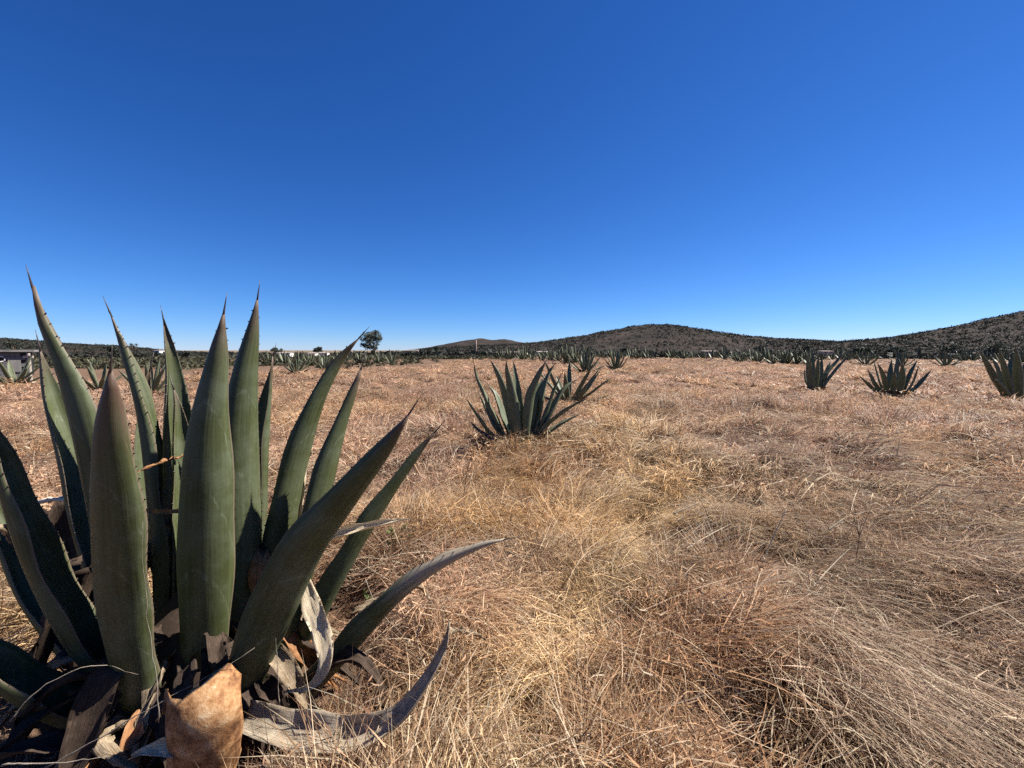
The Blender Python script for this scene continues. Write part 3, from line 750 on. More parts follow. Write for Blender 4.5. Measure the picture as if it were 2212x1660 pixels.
pflat = lambda t_: .85 + .15 * math.sin(t_ * 3)
pdry = lambda t_: max(.05, (.75 + .25 * math.sin(min(1, t_ * 2) * 1.6)) * (1 - max(0, (t_ - .35) / .65) ** 1.5))
DEAD = [
 # ctrl, width, az, roll, mat, kw, label
 ([(432, 1740, 1.38), (428, 1660, 1.26), (424, 1570, 1.21), (423, 1515, 1.225), (424, 1482, 1.25)], .265, 268, 4, 'dead_orange', dict(prof=lambda t_: .60 + .40 * math.sin(min(1.1, .2 + t_ * 1.1) * 1.5), thick=.05, gut=(1.35, 1.2, 1.0), ragged=.008, notch=.060, n=40, m=25, crinkle=.004), 'cut-off orange-brown leaf stump at the front of the base'),
 ([(250, 1480, 1.90), (185, 1330, 1.97), (135, 1190, 2.02), (118, 1092, 2.03)], .25, 112, 8, 'dead_dark', dict(prof=pflat, thick=.04, gut=(.7, .7, .8), ragged=.02), 'dark cut leaf with pale rim on the left'),
 ([(590, 1290, 1.84), (566, 1260, 1.80), (560, 1220, 1.80), (565, 1195, 1.82)], .10, 300, 0, 'dead_brown', dict(prof=pflat, thick=.05, gut=(1.0, .9, .8), ragged=.02), 'brown splintered leaf stump'),
 ([(640, 1230, 1.62), (668, 1300, 1.56), (697, 1380, 1.52), (700, 1440, 1.50), (672, 1482, 1.49), (612, 1496, 1.48)], .075, 80, 0, 'dead_cream', dict(prof=pdry, thick=.003, gut=(.3, .4, .8), crinkle=.007, face=(.25, -1, .35)), 'cream dried leaf hanging in a curl'),
 ([(525, 1545, 1.46), (615, 1572, 1.36), (700, 1585, 1.30), (780, 1588, 1.27), (860, 1548, 1.27), (922, 1470, 1.29), (960, 1395, 1.31), (970, 1345, 1.32)], .13, 345, 0, 'dead_pale', dict(prof=pdry, thick=.006, gut=(.7, .9, 1.6), crinkle=.009, face=(-.25, -.45, .85), n=34), 'grey-brown dried leaf bowing over the grass'),
 ([(650, 1190, 1.76), (740, 1152, 1.74), (820, 1132, 1.74), (888, 1119, 1.74)], .06, 355, 40, 'dead_cream', dict(prof=pdry, thick=.005, gut=(1.2, 1.4, 1.5), crinkle=.004), 'tan folded dry leaf pointing right'),
 ([(600, 1500, 1.72), (690, 1440, 1.66), (770, 1420, 1.62), (822, 1480, 1.60), (828, 1530, 1.60)], .11, 350, 0, 'dead_dark', dict(prof=pdry, thick=.008, gut=(.6, .8, 1.0), crinkle=.012), None),
 ([(340, 1560, 1.54), (270, 1560, 1.44), (225, 1590, 1.38), (250, 1630, 1.32), (300, 1670, 1.29)], .10, 230, 10, 'dead_grey', dict(prof=pdry, thick=.006, gut=(.6, .9, 1.2), crinkle=.012), None),
 ([(470, 1605, 1.24), (430, 1612, 1.22), (370, 1612, 1.21), (310, 1622, 1.21), (280, 1640, 1.21)], .062, 180, 0, 'dead_cream', dict(prof=pdry, thick=.003, gut=(.4, .7, 1.2), crinkle=.006, face=(0, -.7, .7)), None),
 ([(300, 1540, 1.62), (240, 1500, 1.56), (190, 1492, 1.52), (145, 1500, 1.49)], .06, 200, 0, 'dead_brown', dict(prof=pdry, thick=.006, gut=(.6, .9, 1.3), crinkle=.01), None),
 ([(270, 1480, 1.80), (150, 1420, 1.76), (105, 1440, 1.72), (80, 1500, 1.70), (75, 1560, 1.68)], .16, 190, 0, 'dead_dark', dict(prof=pdry, thick=.01, gut=(.7, .8, .9), crinkle=.012), None),
 ([(300, 1600, 1.50), (180, 1600, 1.38), (70, 1610, 1.30), (-40, 1640, 1.24)], .13, 205, 0, 'dead_dark', dict(prof=pdry, thick=.008, gut=(.5, .7, 1.0), crinkle=.012), None),
 ([(560, 1620, 1.44), (640, 1670, 1.34), (730, 1700, 1.28)], .10, 320, 0, 'dead_dark', dict(prof=pdry, thick=.008, gut=(.6, .8, 1.1), crinkle=.012), None),
 ([(392, 985, 2.0), (345, 1000, 1.86), (315, 1012, 1.80), (298, 1020, 1.78)], .03, 190, 30, 'dead_brown', dict(prof=pdry, thick=.004, gut=(.6, 1.0, 1.3), crinkle=.005), None),
 ([(300, 1102, 1.75), (345, 1106, 1.74), (392, 1104, 1.74)], .02, 0, 60, 'dead_brown', dict(prof=pflat, thick=.006, gut=(.6, .8, .9), crinkle=.002), None),
 ([(640, 1150, 1.95), (652, 1060, 1.98), (662, 1000, 2.0), (676, 975, 2.0)], .045, 60, 20, 'dead_cream', dict(prof=pdry, thick=.004, gut=(.6, .9, 1.3), crinkle=.008), None),
 ([(760, 1320, 1.98), (830, 1290, 2.0), (884, 1264, 2.02), (912, 1272, 2.02), (930, 1296, 2.02)], .06, 20, 0, 'dead_grey', dict(prof=pdry, thick=.005, gut=(.5, .8, 1.0), crinkle=.012), None),
 ([(965, 1362, 1.82), (1000, 1362, 1.83), (1025, 1368, 1.84), (1050, 1382, 1.84)], .028, 0, 20, 'dead_grey', dict(prof=pdry, thick=.004, gut=(.5, .9, 1.2), crinkle=.01), None),
 ([(560, 1560, 1.50), (590, 1545, 1.46), (640, 1552, 1.42)], .08, 320, 30, 'dead_grey', dict(prof=pdry, thick=.004, gut=(.5, .9, 1.2), crinkle=.01), None),
 ([(30, 1170, 1.9), (10, 1145, 1.8), (-30, 1138, 1.75)], .05, 190, 30, 'dead_grey', dict(prof=pflat, thick=.006, gut=(.6, .9, 1.0), crinkle=.006), None),
]
lr = random.Random(77)
for k in range(58):     # dark withered leaves hanging and lying round the foot of the plant
    a = lr.uniform(-215, 35) if k < 36 else lr.uniform(35, 145)
    d = Vector((math.cos(R(a)), math.sin(R(a)), 0)); r0 = lr.uniform(.16, .34); L_ = lr.uniform(.22, .62); z0 = lr.uniform(.10, .40)
    side = Vector((-d.y, d.x, 0)) * lr.uniform(-.12, .12)
    g0 = float(ground_h(HC.x + d.x * (r0 + L_), HC.y + d.y * (r0 + L_)))
    if k >= 46: a = lr.uniform(140, 205); d = Vector((math.cos(R(a)), math.sin(R(a)), 0)); z0 = lr.uniform(.45, .80); r0 = lr.uniform(.25, .45); L_ *= .6
    pts = [HC + d * r0 + Vector((0, 0, z0)), HC + d * (r0 + L_ * .35) + side * .4 + Vector((0, 0, z0 * .8 + lr.uniform(0, .10))),
           HC + d * (r0 + L_ * .7) + side + Vector((0, 0, max(g0 + .04, z0 * .35))), HC + d * (r0 + L_) + side * 1.6 + Vector((0, 0, g0 + lr.uniform(.01, .09)))]
    V, F, UV, fr, LL = leaf_mesh(pts, lr.uniform(.05, .13), a, lr.uniform(-40, 40), thick=.004, gut=(.5, .9, 1.6), n=16, m=7, prof=pdry, crinkle=lr.uniform(.008, .02), seed=900 + k)
    link('dried_leaf', with_uv('dried_leaf', rel(V, HC), F, UV), M[('dead_dark', 'dead_dark', 'dead_dark', 'dead_brown', 'dead_grey')[k % 5] if k < 46 else 'dead_dark'], hero)
for c, w, az, rl, mt, kw, lab in DEAD:
    hero_leaf(c, w, az, rl, mat=mt, name='dried_leaf' if 'cut' not in (lab or '') and 'stump' not in (lab or '') else 'cut_leaf', spine=0, teeth=False, label=lab, **kw)
# pale cut rims on the sawn leaves
def rim(ctrl, r0):
    pts = [at(*c) for c in ctrl]; q, L = spline(pts, 22)
    rr = random.Random(len(hero.children)); V, F = tube(q, [r0 * rr.uniform(.6, 1.3) for _ in q], 7)
    UV = [(i / len(V), rr.uniform(-1, 1), .5) for i in range(len(V))]
    link('cut_rim', with_uv('cut_rim', rel(V, HC), F, UV), M['cut_pith'], hero)
rim([(60, 1105, 2.02), (85, 1085, 2.0), (125, 1079, 1.99), (172, 1084, 1.98)], .012)

# ---- smaller agaves
def mid_leaf(parent, base, ctrl, width, az, seed, mat='agave_far', thick=.05, spine=.05, n=14, m=7, roll=0, teeth=False, prof=prof_live, **kw):
    V, F, UV, fr, L = leaf_mesh(ctrl, width, az, roll, n=n, m=m, seed=seed, thick=thick, prof=prof, **kw)
    o = link('leaf' if mat.startswith('agave') else 'dried_leaf', with_uv('leaf', rel(V, base), F, UV), M[mat], parent)
    if spine:
        v, f = spine_geo(fr, L, spine); link('terminal_spine', mesh('terminal_spine', rel(v, base), f, True), M['spine'], o)
    if teeth:
        v, f = teeth_geo(fr, L, .05, .010, seed); tag(link('margin_teeth', mesh('margin_teeth', rel(v, base), f), M['spine'], o), kind='stuff')
    return o

def crop7(cx, cy): return ((1700 + cx / 3.16) / 1.7361, (1200 + cy / 3.16) / 1.7361)
b2 = on_ground(*crop7(800, 1515)); b2.z = float(ground_h(b2.x, b2.y))
a2 = tag(empty('agave', b2), 'medium agave in mid-field, nearest one behind the foreground plant', 'agave')
Y2 = b2.y
A2 = [  # crop points base..tip, depth offset of the tip, width, az
 ([(690, 1500), (520, 1380), (350, 1170), (190, 950)], -.25, .17, 195, 'agave_far'),
 ([(690, 1470), (540, 1180), (400, 900), (310, 700), (272, 520)], -.02, .20, 176, 'agave_far'),
 ([(740, 1450), (620, 1150), (520, 900), (430, 780)], .35, .20, 150, 'agave_far'),
 ([(760, 1470), (680, 1100), (600, 820), (520, 620), (445, 475)], -.10, .21, 222, 'agave_far'),
 ([(790, 1480), (730, 1100), (680, 800), (645, 620), (636, 500)], -.30, .20, 255, 'agave_far'),
 ([(830, 1470), (790, 1100), (760, 850), (735, 650), (712, 515)], .30, .18, 110, 'agave_far'),
 ([(850, 1480), (870, 1150), (910, 900), (990, 700), (1088, 505)], -.15, .21, 300, 'agave_far'),
 ([(900, 1460), (980, 1150), (1040, 850), (1115, 660), (1188, 540)], .20, .19, 30, 'agave_far'),
 ([(920, 1480), (1080, 1230), (1280, 1080), (1420, 1000), (1545, 945)], -.20, .18, 335, 'agave_far'),
 ([(920, 1450), (1090, 1150), (1230, 900), (1340, 780), (1440, 720)], .30, .17, 20, 'agave_far'),
 ([(840, 1460), (900, 1200), (950, 950), (1010, 800), (1060, 690)], .40, .18, 75, 'agave_far'),
 ([(720, 1470), (560, 1300), (430, 1080), (330, 880)], .30, .16, 168, 'agave_far'),
 ([(940, 1490), (1020, 1360), (1090, 1290), (1130, 1330)], -.2, .10, 330, 'dead_grey'),
 ([(930, 1470), (1120, 1300), (1330, 1180), (1480, 1120)], .10, .12, 5, 'agave_far'),
 ([(900, 1460), (1060, 1120), (1180, 820), (1260, 660)], .05, .13, 8, 'agave_far'),
 ([(700, 1480), (500, 1400), (330, 1300), (230, 1210)], .15, .11, 172, 'agave_far'),
 ([(720, 1500), (640, 1460), (580, 1480), (520, 1530)], -.3, .12, 215, 'dead_grey'),
 ([(860, 1510), (880, 1470), (900, 1500), (920, 1560)], -.4, .10, 285, 'dead_brown'),
 ([(640, 1500), (560, 1480), (470, 1440), (400, 1480)], -.2, .12, 190, 'dead_dark'),
 ([(900, 1500), (960, 1440), (1010, 1480), (1040, 1520)], -.3, .10, 320, 'dead_dark'),
]
for i, (c, dy, w, az, mt) in enumerate(A2):
    nn = len(c)
    c = [(800 + (p[0] - 800) * 1.06, 1500 + (p[1] - 1500) * 1.04 + 10) for p in c]
    ctrl = [at(*crop7(*p), Y2 + .05 * math.sin(i) + dy * k / (nn - 1)) for k, p in enumerate(c)]
    dead = mt.startswith('dead')
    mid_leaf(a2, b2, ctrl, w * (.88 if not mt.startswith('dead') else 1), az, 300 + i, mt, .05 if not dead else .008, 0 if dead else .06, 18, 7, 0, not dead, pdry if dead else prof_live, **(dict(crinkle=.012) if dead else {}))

def agave_plan(seed, size, nleaf, spread=1.0):
    """leaf centrelines of a rosette, local coordinates"""
    r = random.Random(seed); out = []
    for k in range(nleaf):
        f = (k + .5) / nleaf                       # 0 outer .. 1 inner
        az = k * 137.5 + r.uniform(-14, 14)
        el0 = 22 + 58 * f + r.uniform(-8, 8); el0 = min(86, el0 / spread if spread > 1 else el0)
        L = size * (1.0 + .12 * math.sin(f * 3) + r.uniform(-.12, .08)) * (0.86 + .2 * f)
        bend = r.uniform(4, 26) * (1 - f * .5)
        d = Vector((math.cos(R(az)), math.sin(R(az)), 0)); p = d * (.10 * size * (1 - f * .6)) + Vector((0, 0, .02 + .12 * size * f)); pts = [p]
        el = el0 - bend * .3
        for s in range(4):
            el += bend * .3 * (1 if r.random() < .75 else -.6)
            el_ = min(88, el); p = p + (d * math.cos(R(el_)) + Vector((0, 0, math.sin(R(el_))))) * (L / 4); pts.append(p)
        out.append((pts, size * r.uniform(.125, .155), az))
    return out

def agave_parts(loc, size, nleaf, seed, label, group=None, spread=1.0, dead=7):
    root = tag(empty('agave', loc), label, 'agave', group)
    z0 = Vector((0, 0, 0))
    for i, (pts, w, az) in enumerate(agave_plan(seed, size, nleaf, spread)):
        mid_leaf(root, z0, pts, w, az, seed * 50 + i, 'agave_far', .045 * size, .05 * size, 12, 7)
    r = random.Random(seed + 9)
    for i in range(dead):
        a = r.uniform(0, 360); d = Vector((math.cos(R(a)), math.sin(R(a)), 0)); L = size * r.uniform(.4, .7)
        pts = [d * .08 + Vector((0, 0, .1)), d * L * .4 + Vector((0, 0, .16)), d * L * .8 + Vector((0, 0, .10)), d * L + Vector((0, 0, .02))]
        mid_leaf(root, z0, pts, .11 * size, a, seed * 50 + 40 + i, 'dead_grey' if i % 2 else 'dead_brown', .006, 0, 10, 5, 0, False, pdry, crinkle=.012)
    return root

def place(px, py): 
    q = on_ground(px, py); q.z = float(ground_h(q.x, q.y)); return q
def crop5(cx, cy): return ((2850 + cx / 2.2343) / 1.7361, (1150 + cy / 2.2343) / 1.7361)
def drawn_agave(base_c, leaves, width, label, seed):
    """a plant whose leaves are given one by one: (points base..tip, how far the tip leans away in metres)"""
    b = on_ground(*crop5(*base_c)); b.z = float(ground_h(b.x, b.y)); root = tag(empty('agave', b), label, 'agave')
    for i, (c, dy) in enumerate(leaves):
        nn = len(c); y0 = b.y + .12 * (1 if dy > 0 else -1)
        ctrl = [at(*crop5(*p), y0 + dy * (k / (nn - 1)) ** 1.3) for k, p in enumerate(c)]
        d = ctrl[-1] - ctrl[0]; az = math.degrees(math.atan2(d.y, d.x))
        mid_leaf(root, b, ctrl, width * (1 + .15 * math.sin(i * 2.3)), az, seed + i, 'agave_far', .05, .06, 14, 7, 8 * math.sin(i * 1.7), False)
    for i in range(8):
        a = 150 + 33 * i + 9 * math.sin(i * 5); d = Vector((math.cos(R(a)), math.sin(R(a)), 0))
        mid_leaf(root, Vector(), [d * .1 + Vector((0, 0, .1)), d * .35 + Vector((0, 0, .22)), d * .6 + Vector((0, 0, .05))], .12, a, seed + 30 + i, 'dead_grey' if i % 2 else 'dead_brown', .006, 0, 8, 5, 0, False, pdry, crinkle=.012)
    return root
drawn_agave((455, 705), [([(420, 700), (405, 560), (400, 395)], -.15), ([(445, 700), (440, 540), (446, 385)], .15), ([(470, 700), (482, 540), (492, 402)], -.25),
    ([(490, 700), (508, 550), (522, 424)], .25), ([(500, 700), (528, 600), (572, 535), (640, 465), (702, 382)], .2), ([(515, 700), (560, 620), (640, 520), (720, 440), (786, 392)], -.2),
    ([(440, 700), (420, 540), (425, 450)], -.35), ([(480, 700), (540, 600), (575, 500), (590, 455)], .4), ([(430, 700), (385, 610), (372, 520)], .2)],
    .19, 'upright agave with two long leaves arching right, leftmost of the right-hand group', 700)
drawn_agave((1115, 755), [([(1030, 750), (930, 670), (832, 582)], -.2), ([(1050, 750), (960, 640), (902, 522)], .1), ([(1055, 750), (1000, 600), (950, 448)], .25),
    ([(1075, 750), (1040, 600), (985, 472)], -.3), ([(1100, 750), (1090, 600), (1102, 442)], .35), ([(1130, 750), (1142, 560), (1160, 375)], .2), ([(1165, 750), (1190, 600), (1196, 462)], -.35),
    ([(1185, 750), (1240, 600), (1322, 442)], .2), ([(1200, 750), (1280, 620), (1332, 492)], -.25), ([(1215, 750), (1330, 650), (1438, 532)], -.1), ([(1150, 750), (1175, 620), (1232, 502)], .35),
    ([(1110, 750), (1120, 650), (1130, 545)], -.5)],
    .17, 'small symmetrical agave in the open grass at the right', 740)
drawn_agave((2170, 800), [([(2080, 790), (1980, 620), (1900, 480), (1836, 368)], -.2), ([(2100, 790), (2010, 560), (1930, 402)], .3), ([(2130, 790), (2060, 560), (2000, 352)], -.25),
    ([(2150, 790), (2110, 580), (2092, 422)], .4), ([(2180, 790), (2160, 560), (2142, 332)], -.35), ([(2210, 790), (2225, 560), (2262, 352)], .2), ([(2230, 790), (2300, 600), (2382, 432)], -.2),
    ([(2240, 790), (2360, 680), (2482, 562)], .1), ([(2120, 790), (2020, 680), (1960, 600)], -.45), ([(2200, 790), (2190, 640), (2200, 480)], .45), ([(2215, 790), (2270, 640), (2340, 380)], .35)],
    .22, 'big agave cut off by the right edge of the picture', 780)
# explicit mid-distance plants (base px, base py, size, leaves, seed, spread, label)
MID = [
 (1228, 876, 1.2, 14, 21, 1.3, 'sprawling thin-leaved agave just right of the mid-field one'),
 (2044, 790, 1.45, 14, 25, 1.0, 'agave standing alone further back, left of the big right-edge plant'),
 (1949, 790, 1.40, 14, 26, 1.0, 'agave standing straight behind the small symmetrical one'),
 (1871, 788, 1.35, 14, 27, 1.0, 'agave further back between the arching one and the symmetrical one'),
 (640, 808, 1.15, 13, 28, 1.0, 'dark agave behind the foreground plant, below the white sheds'),
 (700, 800, 1.1, 13, 29, 1.0, 'dark agave below the two rightmost white sheds'),
 (325, 852, 1.2, 15, 30, 1.0, 'agave seen through the gap between the foreground plant\'s tall leaves'),
 (215, 842, 1.05, 13, 31, 1.0, 'agave glimpsed left of the foreground plant\'s broad front leaf'),
 (30, 834, 1.30, 12, 32, 1.3, 'low dark agave growing in front of the grey shed'),
 (1265, 806, 1.45, 14, 33, 1.0, 'dark agave in front of the spreading tree below the hill'),
 (1330, 800, 1.40, 14, 34, 1.0, 'dark agave right of the spreading tree below the hill'),
]
for px, py, sz, nl, sd, spd, lab in MID:
    agave_parts(place(px, py), sz, nl, sd, lab, None, spd)
# the long arching leaf of the leftmost right-hand agave is a leaf of that plant
# ---- far rows: one mesh each
def far_agave_mesh(seed):
    V, F, UV = [], [], []
    for i, (pts, w, az) in enumerate(agave_plan(seed, 1.3, 13)):
        v, f, u, fr, L = leaf_mesh(pts, w * 1.1, az, 0, n=6, m=3, seed=seed * 9 + i, thick=.04)
        b = len(V); V += v; F += [tuple(q + b for q in ff) for ff in f]; UV += u
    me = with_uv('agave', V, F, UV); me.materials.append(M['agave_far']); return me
FAR = [far_agave_mesh(60 + k) for k in range(6)]
ORD = ('leftmost', 'second', 'third', 'fourth', 'fifth', 'sixth', 'seventh', 'eighth', 'ninth', 'tenth', 'eleventh', 'twelfth', 'thirteenth', 'fourteenth', 'fifteenth')
def row(pxs, py0, py1, where, group, size=1.0):
    n_ = len(pxs)
    for k, px in enumerate(pxs):
        py = py0 + (py1 - py0) * k / max(1, n_ - 1) + rnd.uniform(-1.2, 1.2)
        o = link('agave', FAR[rnd.randrange(6)]); o.location = place(px + rnd.uniform(-6, 6), py)
        o.rotation_euler = (0, 0, rnd.uniform(0, 6.28)); s = size * rnd.uniform(.8, 1.2); o.scale = (s, s, s * rnd.uniform(.9, 1.1))
        tag(o, (ORD[k] + ' dark agave ' + where) if k == 0 else (ORD[k] + ' dark agave from the left ' + where), 'agave', group)
row(range(1085, 1240, 17), 779, 786, 'in the far row before the spreading tree', 'far agaves left of the spreading tree', 1.2)
row(range(1150, 1400, 19), 773, 776, 'in the farthest row below the hill summit', 'farthest agaves below the hill', 1.25)
row(range(1590, 1765, 16), 782, 788, 'in the far row leading to the right-hand plants', 'far agaves left of the right-hand group', 1.2)
row(range(1450, 1640, 23), 774, 777, 'in the farthest row right of the summit', 'farthest agaves right of the summit', 1.2)
row(range(1660, 1900, 22), 775, 776, 'in the farthest row where the hills meet', 'farthest agaves where the hills meet', 1.2)
row(range(2080, 2300, 26), 780, 786, 'in the far row under the right hill', 'far agaves under the right hill', 1.1)
row(range(745, 870, 26), 782, 788, 'in the far row under the tall tree', 'far agaves under the tall tree', .85)
row(range(585, 760, 30), 786, 792, 'in the far row below the white sheds', 'far agaves below the white sheds', .9)
row(range(110, 560, 90), 792, 798, 'in the far row behind the foreground plant', 'far agaves behind the foreground plant', .8)

# ------------------------------------------------------------------ dry grass
def blades(n, spread, length, el0, el1, width, head, head_sd, seed, curl=0.0, zmax=0.0, segs=3, pale=False):
    r = np.random.default_rng(seed)
    base = np.zeros((n, 3)); a = r.uniform(0, 2 * np.pi, n); rr = spread * np.sqrt(r.random(n))
    base[:, 0] = rr * np.cos(a); base[:, 1] = rr * np.sin(a); base[:, 2] = r.uniform(-.02, zmax + .001, n)
    hd = r.normal(head, head_sd, n) if head_sd < 9 else r.uniform(0, 2 * np.pi, n)
    L = r.uniform(length[0], length[1], n); w = width * r.uniform(.55, 1.3, n)
    e0 = np.radians(r.uniform(el0[0], el0[1], n)); e1 = np.radians(r.uniform(el1[0], el1[1], n))
    cu = r.normal(0, curl, n)
    side_roll = r.uniform(-.9, .9, n)
    P = [base]; h = hd.copy()
    for s in range(segs):
        e = e0 + (e1 - e0) * (s / (segs - 1)); h = h + cu
        d = np.stack([np.cos(h) * np.cos(e), np.sin(h) * np.cos(e), np.sin(e)], -1)
        P.append(P[-1] + d * (L / segs)[:, None])
    side = np.stack([-np.sin(hd) * np.cos(side_roll), np.cos(hd) * np.cos(side_roll), np.sin(side_roll)], -1)
    V, T = [], []
    wf = [1.0, .85, .6] if segs == 3 else [1.0, .75]
    for s in range(segs):
        V.append(P[s] - side * (w * wf[s] / 2)[:, None]); V.append(P[s] + side * (w * wf[s] / 2)[:, None])
    V.append(P[segs])
    V = np.stack(V, 1); nv = 2 * segs + 1
    loc = []
    for s in range(segs - 1): loc += [(2 * s, 2 * s + 1, 2 * s + 3), (2 * s, 2 * s + 3, 2 * s + 2)]
    loc.append((2 * segs - 2, 2 * segs - 1, 2 * segs))
    T = (np.arange(n)[:, None, None] * nv + np.array(loc)[None]).reshape(-1, 3)
    bl = np.repeat(np.stack([r.random(n), r.random(n), r.random(n)], -1), nv, 0)
    if pale: bl[:, 1] = .86 + .14 * bl[:, 1]
    return V.reshape(-1, 3), T, bl

def template(coll, name, sets):
    Vs, Ts, Bs = [], [], []; b = 0
    for v, t_, bl_ in sets:
        Vs.append(v); Ts.append(t_ + b); Bs.append(bl_); b += len(v)
    coll.append((np.vstack(Vs).astype(np.float32), np.vstack(Ts).astype(np.int32), np.vstack(Bs).astype(np.float32)))

def grass_mesh(name, label, pos, rot, scl, idx, tint, coll):
    """every tuft written out into one mesh"""
    Vs, Ts, Bs, Cs = [], [], [], []; b = 0
    for k, (V, T, B) in enumerate(coll):
        q = np.nonzero(idx == k)[0]
        if len(q) == 0: continue
        cx, sx = np.cos(rot[q, 0]), np.sin(rot[q, 0]); cy, sy = np.cos(rot[q, 1]), np.sin(rot[q, 1]); cz, sz = np.cos(rot[q, 2]), np.sin(rot[q, 2])
        Mx = np.empty((len(q), 3, 3))
        Mx[:, 0, 0] = cz * cy; Mx[:, 0, 1] = cz * sy * sx - sz * cx; Mx[:, 0, 2] = cz * sy * cx + sz * sx
        Mx[:, 1, 0] = sz * cy; Mx[:, 1, 1] = sz * sy * sx + cz * cx; Mx[:, 1, 2] = sz * sy * cx - cz * sx
        Mx[:, 2, 0] = -sy; Mx[:, 2, 1] = cy * sx; Mx[:, 2, 2] = cy * cx
        Mx = (Mx * scl[q][:, None, :]).astype(np.float32)
        W_ = np.einsum('nij,vj->nvi', Mx, V) + pos[q][:, None, :].astype(np.float32)
        nv = len(V)
        Vs.append(W_.reshape(-1, 3)); Ts.append((T[None] + (b + np.arange(len(q)) * nv)[:, None, None]).reshape(-1, 3))
        Bs.append(np.tile(B, (len(q), 1))); Cs.append(np.repeat(tint[q].astype(np.float32), nv, 0)); b += nv * len(q)
    V, T, B, Ct = np.vstack(Vs), np.vstack(Ts), np.vstack(Bs), np.vstack(Cs)
    me = bpy.data.meshes.new(name); n, m_ = len(V), len(T)
    me.vertices.add(n); me.vertices.foreach_set('co', V.ravel())
    me.loops.add(m_ * 3); me.loops.foreach_set('vertex_index', T.astype(np.int32).ravel())
    me.polygons.add(m_); me.polygons.foreach_set('loop_start', np.arange(m_, dtype=np.int32) * 3)
    me.update(calc_edges=True)
    a = me.attributes.new('bl', 'FLOAT_VECTOR', 'POINT'); a.data.foreach_set('vector', B.ravel())
    a = me.attributes.new('tint', 'FLOAT_COLOR', 'POINT'); a.data.foreach_set('color', np.hstack([Ct, np.ones((n, 1), np.float32)]).ravel())
    return tag(link(name, me, M['grass']), label, 'grass', kind='stuff')

def make_templates(bw, cnt, sg=3):
    coll = []
    for k in range(4):   # 0-3 combed, lying along +x
        template(coll, 'combed', [blades(int(cnt * .75), .16, (.22, .62), (14, 55), (-18, 14), bw, 0, .42, 1000 + k, .16, .04, sg),
                                  blades(int(cnt * .3), .20, (.08, .26), (-5, 40), (-30, 20), bw, 0, 9, 1020 + k, .3, .09, sg),
                                  blades(max(2, cnt // 16), .2, (.22, .58), (4, 34), (-8, 12), bw * 1.15, 0, .5, 1040 + k, .06, .12, sg, True)])
    for k in range(4):   # 4-7 thatch lying all ways
        template(coll, 'thatch', [blades(cnt, .18, (.08, .32), (-2, 34), (-24, 16), bw, 0, 9, 1100 + k, .28, .10, sg),
                                  blades(max(2, cnt // 18), .2, (.2, .5), (0, 25), (-8, 12), bw * 1.15, 0, 9, 1140 + k, .06, .12, sg, True)])
    for k in range(4):   # 8-11 loose upright tuft
        template(coll, 'tuft', [blades(int(cnt * .65), .08, (.20, .46), (40, 85), (-30, 50), bw * .9, 0, 9, 1200 + k, .2, 0, sg),
                                blades(int(cnt * .45), .16, (.1, .3), (5, 40), (-20, 20), bw, 0, 9, 1250 + k, .25, .06, sg)])
    for k in range(4):   # 12-15 fluffy seed heads: very short bits on top of thin stems
        template(coll, 'seed', [blades(int(cnt * .35), .14, (.2, .40), (30, 80), (0, 60), bw * .7, 0, 9, 1300 + k, .16, 0, sg),
                                blades(int(cnt * .9), .22, (.03, .09), (-30, 70), (-40, 60), bw * 1.3, 0, 9, 1350 + k, .4, .26, 2)])
    return coll

HXY = np.array([HC.x, HC.y])
GOLD = np.array([.44, .275, .120]); PINK = np.array([.392, .248, .166]); GREY = np.array([.335, .258, .188]); RUST = np.array([.235, .118, .06]); STRAW = np.array([.60, .44, .235])

